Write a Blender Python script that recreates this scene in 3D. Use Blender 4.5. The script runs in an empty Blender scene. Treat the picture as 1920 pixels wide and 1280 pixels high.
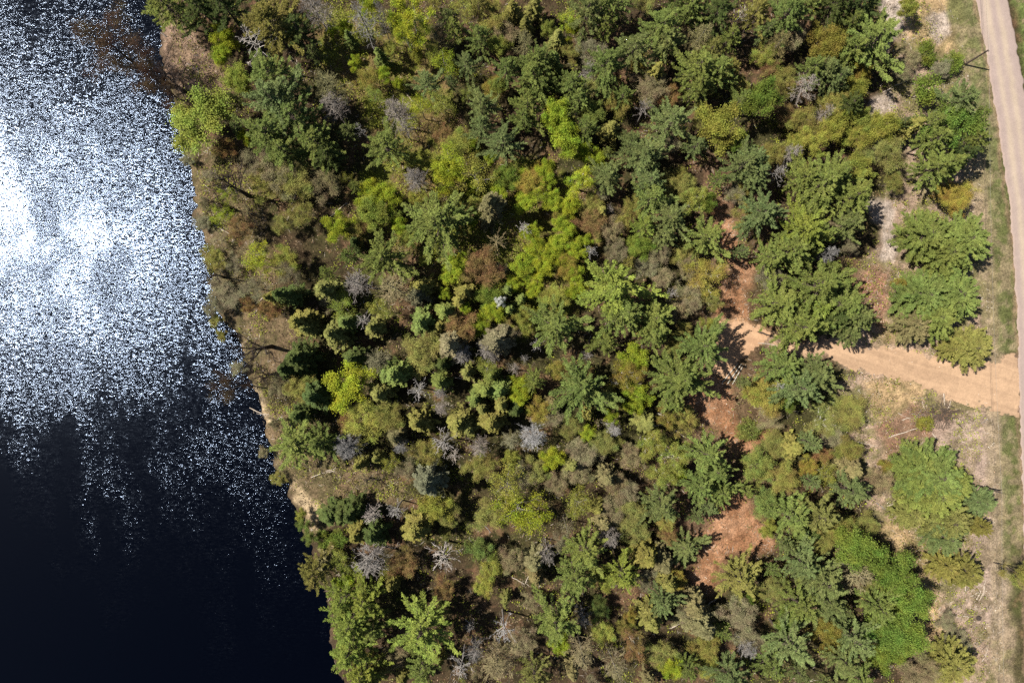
import bpy, math, random
import numpy as np
from mathutils import Vector

# ------------------------------------------------------------------ camera, sky, sun
sc = bpy.context.scene
COL = sc.collection
H_CAM = 150.0
F_PX = 1281.0
SCL = H_CAM / F_PX
cam_d = bpy.data.cameras.new("camera")
cam_d.lens = 24.02; cam_d.sensor_width = 36.0
cam_d.clip_start = 1.0; cam_d.clip_end = 6000
cam = bpy.data.objects.new("camera", cam_d)
cam.location = (0, 0, H_CAM); cam.rotation_euler = (0, 0, 0)
COL.objects.link(cam); sc.camera = cam

SUN_EL = math.radians(54.0)
SDX, SDY = -0.976, 0.219            # horizontal direction towards the sun
sun_d = bpy.data.lights.new("sun", 'SUN')
sun_d.energy = 5.0; sun_d.angle = math.radians(0.53); sun_d.color = (1.0, 0.955, 0.88)
sun = bpy.data.objects.new("sun", sun_d)
dvec = Vector((SDX * math.cos(SUN_EL), SDY * math.cos(SUN_EL), math.sin(SUN_EL)))
sun.rotation_euler = dvec.to_track_quat('Z', 'Y').to_euler()
sun.location = (-80, 20, 200)
COL.objects.link(sun)

w = bpy.data.worlds.new("World"); sc.world = w; w.use_nodes = True
nt = w.node_tree; nt.nodes.clear()
sky = nt.nodes.new('ShaderNodeTexSky'); sky.sky_type = 'NISHITA'; sky.sun_disc = False
sky.sun_elevation = SUN_EL; sky.sun_rotation = math.atan2(SDX, SDY)
bg = nt.nodes.new('ShaderNodeBackground'); bg.inputs[1].default_value = 0.05
out = nt.nodes.new('ShaderNodeOutputWorld')
nt.links.new(sky.outputs[0], bg.inputs[0]); nt.links.new(bg.outputs[0], out.inputs[0])
sc.view_settings.view_transform = 'Standard'; sc.view_settings.look = 'None'
sc.view_settings.exposure = 0.58; sc.view_settings.gamma = 1.0
sc.cycles.use_denoising = False
sc.cycles.max_bounces = 5; sc.cycles.diffuse_bounces = 1; sc.cycles.glossy_bounces = 2
sc.cycles.transmission_bounces = 2; sc.cycles.transparent_max_bounces = 4
sc.cycles.sample_clamp_indirect = 4.0
sc.cycles.sample_clamp_direct = 0.0
sc.cycles.use_adaptive_sampling = False

RS = np.random.RandomState(11)
rnd = random.Random(5)

def w2(px, py, z=0.0):
    k = (H_CAM - z) / F_PX
    return (px - 960) * k, (640 - py) * k

# ------------------------------------------------------------------ noise
def vnoise(x, y, scale, seed):
    r = np.random.RandomState(seed); T = r.rand(256, 256)
    u = np.asarray(x) / scale + 1000.0; v = np.asarray(y) / scale + 1000.0
    iu = np.floor(u).astype(int); iv = np.floor(v).astype(int)
    fu = u - iu; fv = v - iv
    fu = fu * fu * (3 - 2 * fu); fv = fv * fv * (3 - 2 * fv)
    a = T[iu & 255, iv & 255]; b = T[(iu + 1) & 255, iv & 255]
    c = T[iu & 255, (iv + 1) & 255]; d = T[(iu + 1) & 255, (iv + 1) & 255]
    return (a * (1 - fu) + b * fu) * (1 - fv) + (c * (1 - fu) + d * fu) * fv
def fbm(x, y, scale, seed, oct=4):
    s = 0; a = 1; t = 0
    for i in range(oct):
        s = s + a * vnoise(x, y, scale / 2 ** i, seed + i); t += a; a *= .55
    return s / t
def inpoly(px, py, poly):
    px = np.asarray(px, float); py = np.asarray(py, float)
    ins = np.zeros(px.shape, bool)
    n = len(poly); j = n - 1
    for i in range(n):
        xi, yi = poly[i]; xj, yj = poly[j]
        if yi != yj:
            c = ((yi > py) != (yj > py)) & (px < (xj - xi) * (py - yi) / (yj - yi) + xi)
            ins ^= c
        j = i
    return ins
def sstep(a, b, x):
    t = np.clip((x - a) / (b - a), 0, 1); return t * t * (3 - 2 * t)

# ------------------------------------------------------------------ outlines on the ground (photo pixels -> metres by w2)
SHORE = [(-400, 120), (-60, 262), (0, 285), (45, 298), (100, 300), (140, 302), (200, 320), (260, 332), (320, 347), (370, 357), (420, 364),
         (460, 377), (500, 389), (540, 396), (580, 407), (620, 427), (650, 441), (700, 457), (735, 471), (780, 482), (820, 490),
         (870, 507), (910, 532), (950, 552), (1000, 562), (1040, 577), (1080, 588), (1120, 607), (1170, 616), (1210, 618), (1280, 634), (1340, 650), (1700, 760)]
SH_Y = np.array([a for a, b in SHORE]); SH_X = np.array([b for a, b in SHORE])
ROADL = [(-300, 1762), (0, 1828), (50, 1837), (95, 1845), (160, 1856), (235, 1869), (320, 1880), (390, 1890), (480, 1897), (570, 1903),
         (680, 1907), (850, 1912), (935, 1915), (1050, 1919), (1280, 1924), (1600, 1930)]
RD_Y = np.array([a for a, b in ROADL]); RD_X = np.array([b for a, b in ROADL])

P_DRIVE = [(1535, 640), (1560, 632), (1620, 645), (1700, 655), (1760, 668), (1830, 678), (1880, 672), (1909, 660), (1912, 780), (1880, 772),
           (1840, 760), (1800, 752), (1745, 735), (1700, 712), (1640, 702), (1590, 690), (1545, 670), (1480, 665), (1440, 650), (1445, 634)]
P_PAD = [(1335, 615), (1352, 597), (1385, 600), (1425, 606), (1450, 622), (1436, 640), (1420, 655), (1400, 668), (1385, 680), (1372, 712),
         (1345, 700), (1325, 690), (1330, 650)]
P_ORANGE = [
    [(1300, 1010), (1330, 990), (1345, 960), (1370, 935), (1395, 935), (1420, 965), (1440, 1000), (1450, 1035), (1400, 1045), (1380, 1035),
     (1340, 1060), (1350, 1110), (1320, 1115), (1285, 1100), (1280, 1075), (1305, 1065)],
    [(1320, 690), (1370, 720), (1375, 770), (1400, 800), (1440, 820), (1440, 850), (1400, 850), (1370, 830), (1330, 800), (1300, 770), (1280, 745), (1300, 720)],
    [(1340, 590), (1350, 540), (1370, 500), (1400, 480), (1430, 500), (1400, 540), (1405, 590), (1420, 620), (1350, 615)],
    [(1330, 370), (1360, 370), (1400, 480), (1380, 520), (1340, 480)],
]
P_RIGHT = [(1665, -80), (1850, -80), (1905, 1400), (1680, 1400), (1730, 1250), (1745, 1180), (1720, 1050), (1640, 970), (1600, 900), (1590, 800),
           (1560, 740), (1600, 700), (1600, 650), (1580, 600), (1620, 560), (1600, 500), (1640, 450), (1640, 380), (1690, 300), (1640, 250), (1640, 190),
           (1680, 140), (1690, 60), (1665, 0)]
P_PALE = [[(1620, 380), (1645, 365), (1685, 395), (1680, 430), (1670, 480), (1640, 490), (1645, 440)],
          [(1630, 185), (1665, 165), (1675, 195), (1650, 225), (1625, 215)], [(1645, -20), (1695, -20), (1690, 45), (1665, 110), (1650, 60)],
          [(1630, 245), (1680, 250), (1680, 275), (1640, 275)], [(1740, 20), (1775, 20), (1780, 60), (1750, 75)]]
P_RED = [[(1645, 800), (1680, 770), (1740, 760), (1790, 760), (1800, 800), (1760, 830), (1700, 840), (1660, 850)],
         [(1600, 500), (1650, 500), (1670, 560), (1660, 620), (1620, 600)]]
P_GOLD = [[(1615, 720), (1680, 705), (1740, 720), (1720, 760), (1640, 790)], [(1640, 960), (1700, 980), (1760, 1080), (1770, 1180), (1720, 1230), (1690, 1200), (1720, 1080)],
          [(1640, 610), (1670, 600), (1690, 640), (1650, 645)], [(1700, -20), (1800, -20), (1830, 100), (1750, 100), (1700, 60)]]
P_BANKSAND = [[(460, 720), (480, 728), (500, 765), (520, 800), (500, 800), (480, 760)], [(540, 890), (565, 920), (600, 950), (600, 1000), (575, 975), (552, 935)]]
P_BANK = [(250, -60), (330, 20), (400, 100), (440, 150), (430, 180), (350, 200), (420, 280), (470, 330), (500, 420), (520, 520), (560, 620), (560, 760),
          (640, 860), (760, 900), (760, 940), (620, 960), (600, 1010), (560, 1000), (400, 650), (280, 100)]
P_MOSS = [(590, 30), (700, 20), (800, 40), (830, 120), (860, 230), (900, 270), (1060, 330), (1130, 430), (1110, 520), (1050, 620), (900, 640), (820, 560), (800, 480), (690, 460), (650, 380), (700, 280), (660, 180), (600, 120)]
P_HOLLOW = [(845, 1090), (890, 1080), (935, 1130), (930, 1200), (870, 1230), (840, 1170)]

def px_of(x, y): return x / SCL + 960, 640 - y / SCL
def shore_d(x, y):      # metres inland of the waterline
    px, py = px_of(x, y)
    return (px - np.interp(py, SH_Y, SH_X)) * SCL
def road_d(x, y):       # metres west of the road edge
    px, py = px_of(x, y)
    return (np.interp(py, RD_Y, RD_X) - px) * SCL
def seg_d(x, y, pts):
    best = None
    for (a, b), (c, d) in zip(pts[:-1], pts[1:]):
        ax, ay = (a - 960) * SCL, (640 - b) * SCL; bx, by = (c - 960) * SCL, (640 - d) * SCL
        t = np.clip(((x - ax) * (bx - ax) + (y - ay) * (by - ay)) / ((bx - ax) ** 2 + (by - ay) ** 2), 0, 1)
        q = np.hypot(x - ax - t * (bx - ax), y - ay - t * (by - ay)); best = q if best is None else np.minimum(best, q)
    return best
LANE = [(1330, 655), (1385, 640), (1440, 645), (1560, 655), (1640, 680), (1740, 705), (1830, 722), (1915, 722)]
def ground_z(x, y):
    x = np.asarray(x, float); y = np.asarray(y, float)
    d = shore_d(x, y) + (fbm(x, y, 7, 3) - .5) * 3.6 + (fbm(x, y, 1.3, 13) - .5) * 1.8
    z = -0.75 + 0.95 * sstep(-0.2, 3.5, d) - 2.5 * sstep(0, 5, -d)
    lane = sstep(3.5, 8, seg_d(x, y, LANE)); k = sstep(0, 6, road_d(x, y)) * lane
    z = z + (fbm(x, y, 9, 21) - .5) * .9 * k * sstep(1, 8, d) + (fbm(x, y, 1.6, 51, 3) - .5) * .28 * np.clip(k + .12, 0, 1)
    return z

# ------------------------------------------------------------------ materials
def mat(name):
    m = bpy.data.materials.new(name); m.use_nodes = True
    n = m.node_tree; n.nodes.clear(); return m, n.nodes, n.links
def N(nodes, t, **kw):
    nd = nodes.new(t)
    for k, v in kw.items(): setattr(nd, k, v)
    return nd
def foliage(name, trans=.35, vary=.55, rough=.6, hue=.035):
    m, ns, ln = mat(name)
    oi = N(ns, 'ShaderNodeObjectInfo'); geo = N(ns, 'ShaderNodeNewGeometry')
    tc = N(ns, 'ShaderNodeTexCoord')
    no = N(ns, 'ShaderNodeTexNoise'); no.inputs['Scale'].default_value = .55; no.inputs['Detail'].default_value = 2
    ln.new(tc.outputs['Object'], no.inputs['Vector'])
    a = N(ns, 'ShaderNodeMath', operation='MULTIPLY_ADD'); a.inputs[1].default_value = vary; a.inputs[2].default_value = 1 - vary * .5
    ln.new(geo.outputs['Random Per Island'], a.inputs[0])
    b = N(ns, 'ShaderNodeMapRange'); b.inputs[1].default_value = .3; b.inputs[2].default_value = .7; b.inputs[3].default_value = .66; b.inputs[4].default_value = 1.34  # random clump tone, spread widened to put shading contrast into the crown colour
    ln.new(no.outputs['Fac'], b.inputs[0])
    c = N(ns, 'ShaderNodeMath', operation='MULTIPLY'); ln.new(a.outputs[0], c.inputs[0]); ln.new(b.outputs[0], c.inputs[1])
    h = N(ns, 'ShaderNodeMapRange'); h.inputs[1].default_value = .3; h.inputs[2].default_value = .7
    h.inputs[3].default_value = .5 - hue; h.inputs[4].default_value = .5 + hue
    n2 = N(ns, 'ShaderNodeTexNoise'); n2.inputs['Scale'].default_value = .3; ln.new(tc.outputs['Object'], n2.inputs['Vector'])
    ln.new(n2.outputs['Fac'], h.inputs[0])
    hs = N(ns, 'ShaderNodeHueSaturation'); ln.new(oi.outputs['Color'], hs.inputs['Color']); ln.new(h.outputs[0], hs.inputs['Hue']); ln.new(c.outputs[0], hs.inputs['Value'])
    d = N(ns, 'ShaderNodeBsdfPrincipled'); d.inputs['Roughness'].default_value = rough; d.inputs['Specular IOR Level'].default_value = .08
    ln.new(hs.outputs[0], d.inputs['Base Color'])
    o = N(ns, 'ShaderNodeOutputMaterial')
    if trans > 0:
        t = N(ns, 'ShaderNodeBsdfTranslucent'); ln.new(hs.outputs[0], t.inputs['Color'])
        mx = N(ns, 'ShaderNodeMixShader'); mx.inputs[0].default_value = trans
        ln.new(d.outputs[0], mx.inputs[1]); ln.new(t.outputs[0], mx.inputs[2]); ln.new(mx.outputs[0], o.inputs[0])
    else: ln.new(d.outputs[0], o.inputs[0])
    return m
M_NEEDLE = foliage('needle_foliage', .12, .6, hue=.016)
M_LEAF = foliage('broad_leaves', .25, .65)
M_TWIG = foliage('twigs_and_buds', .03, .75, hue=.05)
M_DEAD = foliage('weathered_dead_wood', 0, .4, .8, hue=.02)
def bark(name, c1, c2):
    m, ns, ln = mat(name)
    tc = N(ns, 'ShaderNodeTexCoord'); no = N(ns, 'ShaderNodeTexNoise'); no.inputs['Scale'].default_value = 6; no.inputs['Detail'].default_value = 5
    ln.new(tc.outputs['Object'], no.inputs['Vector'])
    r = N(ns, 'ShaderNodeValToRGB'); r.color_ramp.elements[0].position = .35; r.color_ramp.elements[1].position = .65
    r.color_ramp.elements[0].color = (*c1, 1); r.color_ramp.elements[1].color = (*c2, 1)
    ln.new(no.outputs['Fac'], r.inputs[0])
    d = N(ns, 'ShaderNodeBsdfPrincipled'); d.inputs['Roughness'].default_value = .9; ln.new(r.outputs[0], d.inputs['Base Color'])
    bp = N(ns, 'ShaderNodeBump'); bp.inputs['Strength'].default_value = .6; ln.new(no.outputs['Fac'], bp.inputs['Height']); ln.new(bp.outputs[0], d.inputs['Normal'])
    o = N(ns, 'ShaderNodeOutputMaterial'); ln.new(d.outputs[0], o.inputs[0]); return m
M_BARK = bark('brown_bark', (.05, .035, .025), (.13, .095, .07))
M_BARKD = bark('dark_wet_bark', (.025, .018, .014), (.07, .05, .04))
M_BARKW = bark('white_birch_bark', (.26, .24, .2), (.62, .58, .5))
M_BARKG = bark('grey_dead_bark', (.14, .12, .105), (.33, .29, .26))
M_LOG = bark('stripped_log_wood', (.30, .23, .16), (.58, .50, .41))
M_POLE = bark('creosoted_pole_wood', (.045, .03, .025), (.12, .085, .065))

def vcol_mat(name, fine=(1.5, 9, 40), amp=(.4, .5, .4), bump=.8, rough=.95):
    m, ns, ln = mat(name)
    at = N(ns, 'ShaderNodeAttribute'); at.attribute_name = 'col'
    tc = N(ns, 'ShaderNodeTexCoord')
    last = None; hts = []
    for s, a in zip(fine, amp):
        no = N(ns, 'ShaderNodeTexNoise'); no.inputs['Scale'].default_value = s / 3.0; no.inputs['Detail'].default_value = 4; no.inputs['Roughness'].default_value = .65
        ln.new(tc.outputs['Object'], no.inputs['Vector'])
        mr = N(ns, 'ShaderNodeMapRange'); mr.inputs[1].default_value = .3; mr.inputs[2].default_value = .7; mr.inputs[3].default_value = 1 - a; mr.inputs[4].default_value = 1 + a
        ln.new(no.outputs['Fac'], mr.inputs[0]); hts.append(no)
        if last is None: last = mr.outputs[0]
        else:
            mu = N(ns, 'ShaderNodeMath', operation='MULTIPLY'); ln.new(last, mu.inputs[0]); ln.new(mr.outputs[0], mu.inputs[1]); last = mu.outputs[0]
    mx = N(ns, 'ShaderNodeVectorMath', operation='SCALE'); ln.new(at.outputs['Color'], mx.inputs[0]); ln.new(last, mx.inputs['Scale'])
    d = N(ns, 'ShaderNodeBsdfPrincipled'); d.inputs['Roughness'].default_value = rough; d.inputs['Specular IOR Level'].default_value = .1
    ln.new(mx.outputs[0], d.inputs['Base Color'])
    bp = N(ns, 'ShaderNodeBump'); bp.inputs['Strength'].default_value = bump; bp.inputs['Distance'].default_value = .25
    ln.new(hts[1].outputs['Fac'], bp.inputs['Height']); ln.new(bp.outputs[0], d.inputs['Normal'])
    o = N(ns, 'ShaderNodeOutputMaterial'); ln.new(d.outputs[0], o.inputs[0]); return m
M_GROUND = vcol_mat('ground_soil_and_litter')
M_ROAD = vcol_mat('gravel_road_surface', (1.0, 12, 60), (.07, .10, .12), .25)
M_DIRT = vcol_mat('graded_sand', (1.5, 8, 40), (.10, .12, .12), .3)
M_COVER = vcol_mat('ground_cover_leaves', (2, 9, 30), (.2, .2, .2), 0)

def water_mat():
    m, ns, ln = mat('river_water')
    tc = N(ns, 'ShaderNodeTexCoord')
    def mapping(sx, sy, rot=0, off=(0, 0, 0)):
        mp = N(ns, 'ShaderNodeMapping'); mp.inputs['Scale'].default_value = (sx, sy, 1); mp.inputs['Rotation'].default_value = (0, 0, rot)
        mp.inputs['Location'].default_value = off
        ln.new(tc.outputs['Object'], mp.inputs['Vector']); return mp
    def noise(mp, scale, det, rough=.5):
        no = N(ns, 'ShaderNodeTexNoise'); no.inputs['Scale'].default_value = scale; no.inputs['Detail'].default_value = det; no.inputs['Roughness'].default_value = rough
        ln.new(mp.outputs[0], no.inputs['Vector']); return no
    def mth(op, a, b=None, c=None):
        q = N(ns, 'ShaderNodeMath', operation=op)
        for i, v in enumerate((a, b, c)):
            if v is None: continue
            if isinstance(v, (int, float)): q.inputs[i].default_value = v
            else: ln.new(v, q.inputs[i])
        return q.outputs[0]
    fine = noise(mapping(.62, 2.3, .12), 5.6, 2, .6)          # short wavelets
    mid = noise(mapping(.8, 1.9, -.1, (31, 7, 0)), 1.3, 2, .6)
    sf = N(ns, 'ShaderNodeSeparateColor'); ln.new(fine.outputs['Color'], sf.inputs[0])
    sm = N(ns, 'ShaderNodeSeparateColor'); ln.new(mid.outputs['Color'], sm.inputs[0])
    # wind patches: strong chop up-river, calm water in the lee further down
    sx = N(ns, 'ShaderNodeSeparateXYZ'); ln.new(tc.outputs['Object'], sx.inputs[0])
    pat = noise(mapping(1.3, .55, .25, (3, 11, 0)), .075, 5, .6)
    lee = mth('MULTIPLY_ADD', sx.outputs['X'], .8, sx.outputs['Y'])       # y + .40 x
    lee = mth('MULTIPLY_ADD', mth('SUBTRACT', pat.outputs['Fac'], .5), 165.0, lee)
    mr = N(ns, 'ShaderNodeMapRange'); mr.interpolation_type = 'SMOOTHSTEP'
    mr.inputs[1].default_value = -136; mr.inputs[2].default_value = -92; mr.inputs[3].default_value = .04; mr.inputs[4].default_value = 1.0
    ln.new(lee, mr.inputs[0])
    pm = N(ns, 'ShaderNodeMapRange'); pm.inputs[1].default_value = .40; pm.inputs[2].default_value = .56; pm.inputs[3].default_value = .60; pm.inputs[4].default_value = 1.15
    pat2 = noise(mapping(1.2, .8, .3, (9, 2, 0)), .06, 5, .65); ln.new(pat2.outputs['Fac'], pm.inputs[0])
    amp = mth('MULTIPLY', mr.outputs[0], pm.outputs[0])
    jx = mth('MULTIPLY_ADD', mth('SUBTRACT', pat2.outputs['Fac'], .5), 30.0, sx.outputs['X']); jy = mth('MULTIPLY_ADD', mth('SUBTRACT', pat.outputs['Fac'], .5), 40.0, sx.outputs['Y'])
    for qx, qy, ra, rb in ((335, 650, 5.5, 10), (205, 800, 4, 9), (345, 800, 7, 9), (95, 850, 5, 7), (300, 25, 7, 4)):     # smooth slicks between the gusts
        ux, uy = (qx - 960) * SCL, (640 - qy) * SCL
        ex_ = mth('POWER', mth('ABSOLUTE', mth('MULTIPLY', mth('SUBTRACT', jx, ux), 1 / ra)), 2.0); ey_ = mth('POWER', mth('ABSOLUTE', mth('MULTIPLY', mth('SUBTRACT', jy, uy), 1 / rb)), 2.0)
        g_ = mth('EXPONENT', mth('MULTIPLY', mth('ADD', ex_, ey_), -1.0))
        amp = mth('MULTIPLY', amp, mth('MULTIPLY_ADD', g_, -.5, 1.0))
    def slope(ch):
        f = mth('SUBTRACT', sf.outputs[ch], .5); g = mth('SUBTRACT', sm.outputs[ch], .5)
        s = mth('MULTIPLY_ADD', f, WK[0], mth('MULTIPLY', g, WK[1]))
        return mth('MULTIPLY', s, amp)
    cx = N(ns, 'ShaderNodeCombineXYZ'); ln.new(slope(0), cx.inputs[0]); ln.new(slope(1), cx.inputs[1]); cx.inputs[2].default_value = 1
    nv = N(ns, 'ShaderNodeVectorMath', operation='NORMALIZE'); ln.new(cx.outputs[0], nv.inputs[0])
    d = N(ns, 'ShaderNodeBsdfPrincipled'); d.inputs['Base Color'].default_value = (.0001, .0002, .001, 1)
    d.inputs['Roughness'].default_value = .135; d.inputs['IOR'].default_value = 1.33; d.inputs['Specular IOR Level'].default_value = .44; d.inputs['Specular Tint'].default_value = (.54, .70, 1, 1)
    ln.new(nv.outputs[0], d.inputs['Normal'])
    o = N(ns, 'ShaderNodeOutputMaterial'); ln.new(d.outputs[0], o.inputs[0]); return m
WK = (.90, .44)
M_WATER = water_mat()

# ------------------------------------------------------------------ mesh helpers
def mesh_from(name, V, F, m, smooth=False, col=None, tri=False):
    me = bpy.data.meshes.new(name)
    V = np.asarray(V, np.float32); F = np.asarray(F, np.int32); k = F.shape[1]
    me.vertices.add(len(V)); me.vertices.foreach_set('co', V.ravel())
    me.loops.add(F.size); me.loops.foreach_set('vertex_index', F.ravel())
    me.polygons.add(len(F)); me.polygons.foreach_set('loop_start', np.arange(len(F), dtype=np.int32) * k)
    me.polygons.foreach_set('loop_total', np.full(len(F), k, np.int32))
    if smooth: me.polygons.foreach_set('use_smooth', np.ones(len(F), bool))
    if col is not None:
        a = me.color_attributes.new('col', 'FLOAT_COLOR', 'POINT')
        c = np.ones((len(V), 4), np.float32); c[:, :3] = col; a.data.foreach_set('color', c.ravel())
    me.update(calc_edges=True); me.validate(clean_customdata=False)
    me.materials.append(m)
    return me
def link(name, me, parent=None, **props):
    o = bpy.data.objects.new(name, me); COL.objects.link(o)
    if parent is not None: o.parent = parent
    for k, v in props.items(): o[k] = v
    return o
class Geo:
    def __init__(s): s.V = []; s.F = []; s.n = 0
    def add(s, V, F):
        s.V.append(np.asarray(V, float)); s.F.append(np.asarray(F, int) + s.n); s.n += len(V)
    def tube(s, pts, rad, sides=5):
        pts = np.asarray(pts, float); rad = np.asarray(rad, float) * np.ones(len(pts))
        n = len(pts); tg = np.gradient(pts, axis=0); tg /= np.linalg.norm(tg, axis=1)[:, None] + 1e-9
        up = np.where(np.abs(tg[:, 2:3]) > .9, np.array([[1., 0, 0]]), np.array([[0, 0, 1.]]))
        a = np.cross(tg, up); a /= np.linalg.norm(a, axis=1)[:, None] + 1e-9; b = np.cross(tg, a)
        th = np.arange(sides) * 2 * math.pi / sides
        V = pts[:, None, :] + rad[:, None, None] * (np.cos(th)[None, :, None] * a[:, None, :] + np.sin(th)[None, :, None] * b[:, None, :])
        V = V.reshape(-1, 3); F = []
        for i in range(n - 1):
            for k in range(sides):
                F.append((i * sides + k, i * sides + (k + 1) % sides, (i + 1) * sides + (k + 1) % sides, (i + 1) * sides + k))
        s.add(V, F)
        c = len(V)
        s.add(np.vstack([V[-sides:], pts[-1:]]), [(k, (k + 1) % sides, sides, sides) for k in range(sides)]) if False else None
    def leaves(s, C, size, aspect=.5, along=None, jitter=1.0, flat=.0, r=RS, up=0.0):
        """diamond faces at centres C; along: preferred long axis"""
        C = np.asarray(C, float); n = len(C)
        if n == 0: return
        d = r.normal(size=(n, 3))
        if along is not None: d = np.asarray(along) + d * jitter * .5
        d[:, 2] *= (1 - flat)
        d /= np.linalg.norm(d, axis=1)[:, None] + 1e-9
        q = r.normal(size=(n, 3))
        if flat > 0: q[:, 2] *= (1 - flat)
        if up > 0:      # leaf faces turned mostly skyward, as needles and leaves hold themselves
            q = np.cross(d, np.array([0, 0, 1.0]) + q * (1 - up))
        b = q - (q * d).sum(1)[:, None] * d; b /= np.linalg.norm(b, axis=1)[:, None] + 1e-9
        sz = (size * (0.65 + .7 * r.rand(n)))[:, None]
        V = np.stack([C - d * sz * .5, C + b * sz * aspect * .5, C + d * sz * .5, C - b * sz * aspect * .5], 1).reshape(-1, 3)
        s.add(V, np.arange(4 * n).reshape(-1, 4))
    def twigs(s, A, B, wdt, r=RS):
        """thin flat slivers from A to B, as crossed quads"""
        A = np.asarray(A, float); B = np.asarray(B, float); n = len(A)
        if n == 0: return
        d = B - A; q = r.normal(size=(n, 3)); b = np.cross(d, q); b /= np.linalg.norm(b, axis=1)[:, None] + 1e-9
        wdt = (np.ones(n) * wdt)[:, None]
        V = np.stack([A - b * wdt * .5, A + b * wdt * .5, B + b * wdt * .18, B - b * wdt * .18], 1).reshape(-1, 3)
        s.add(V, np.arange(4 * n).reshape(-1, 4))
    def mesh(s, name, m, smooth=False):
        V = np.concatenate(s.V); F = np.concatenate(s.F); return mesh_from(name, V, F, m, smooth)

# ------------------------------------------------------------------ tree kinds (each: trunk mesh, crown mesh; built at nominal R,H)
def curve_pts(p0, p1, sag, n=5, r=RS, wob=.0):
    t = np.linspace(0, 1, n)[:, None]
    P = p0 + (p1 - p0) * t; P[:, 2] += sag * np.sin(t[:, 0] * math.pi)
    P[1:-1] += r.normal(size=(n - 2, 3)) * wob
    return P
def trunk_geo(g, H, r0, r, lean=.3, top=.02):
    z = np.linspace(-.6, H, 9); x = np.cumsum(r.normal(size=9)) * lean * .1 * H / 12; y = np.cumsum(r.normal(size=9)) * lean * .1 * H / 12
    x -= x[0]; y -= y[0]
    P = np.stack([x, y, z], 1); rad = r0 * (1 - np.linspace(0, 1, 9)) ** .8 + top
    g.tube(P, rad, 7); return lambda zz: np.array([np.interp(zz, z, x), np.interp(zz, z, y), zz])
def make_pine(seed, R=6.0, H=18.0, dense=1.0, zb=.34, peak=.22, dome=0, lobes=.3, limbs=52, tuft=.40, tw=.24, side=.17):
    r = np.random.RandomState(seed); gt = Geo(); gc = Geo()
    ax = trunk_geo(gt, H * .96, .30, r)
    ph = r.rand(4) * 6.28; zs = np.sort(zb + (1 - zb) * r.rand(limbs) ** .8 * .99)
    az = 0
    for i, zf in enumerate(zs):
        az += 2.4 + r.normal() * .25
        t = (zf - zb) / (1 - zb)
        if dome: prof = math.sqrt(max(0, 1 - t ** 2.2))
        else: prof = (min(1, .55 + t / peak * .45) if t < peak else (1 - ((t - peak) / (1 - peak)) ** 1.25))
        lob = 1 + lobes * (math.sin(3 * az + ph[0]) * .5 + math.sin(5 * az + ph[1]) * .4 + r.normal() * .35)
        L = max(.9, R * prof * lob * (.8 + .25 * r.rand()))
        z0 = zf * H; p0 = ax(z0)
        rise = L * (.08 + .25 * t + .06 * r.normal()) + (.1 if dome else 0)
        p1 = p0 + np.array([math.cos(az) * L, math.sin(az) * L, rise])
        P = curve_pts(p0, p1, -.07 * L, 6, r, .022 * L)
        gt.tube(P, np.linspace(.035 + .012 * L, .012, 6), 4)
        ns = max(4, int(L / .36 * dense))
        for k in range(ns):
            s = .22 + .78 * (k + r.rand() * .8) / ns
            if r.rand() < .08: continue
            idx = s * 5; i0 = min(4, int(idx)); q = P[i0] + (P[i0 + 1] - P[i0]) * (idx - i0)
            dirm = P[i0 + 1] - P[i0]; am = math.atan2(dirm[1], dirm[0])
            for sd in (-1, 1):
                bl = (.32 + side * L * (1 - s) ** .8 * (.4 + s)) * (.7 + .6 * r.rand())
                aa = am + sd * (.52 + .18 * r.normal())
                bd = np.array([math.cos(aa), math.sin(aa), .18 + .15 * r.normal()])
                nt_ = max(2, int(bl / .24 * dense))
                tt = (np.arange(nt_) + r.rand(nt_)) / nt_
                C = q + bd * (tt * bl)[:, None]
                C = np.repeat(C, 6, 0) + r.normal(size=(nt_ * 6, 3)) * np.array([.08, .08, .06])
                al = np.repeat(bd[None], nt_ * 6, 0) * .8 + np.array([0, 0, .35])
                gc.leaves(C, tuft, tw, al, .9, 0, r, .76)
        # leader tuft at the limb tip
        C = P[-1] + r.normal(size=(14, 3)) * .16
        gc.leaves(C, tuft, tw, np.repeat((p1 - p0)[None] / L, 14, 0), 1.1, 0, r, .55)
    C = ax(H * .97) + r.normal(size=(50, 3)) * np.array([.28, .28, .5]); gc.leaves(C, tuft, tw, np.array([[0, 0, 1.]] * 50), 1.5, 0, r)
    return gt, gc
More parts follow.
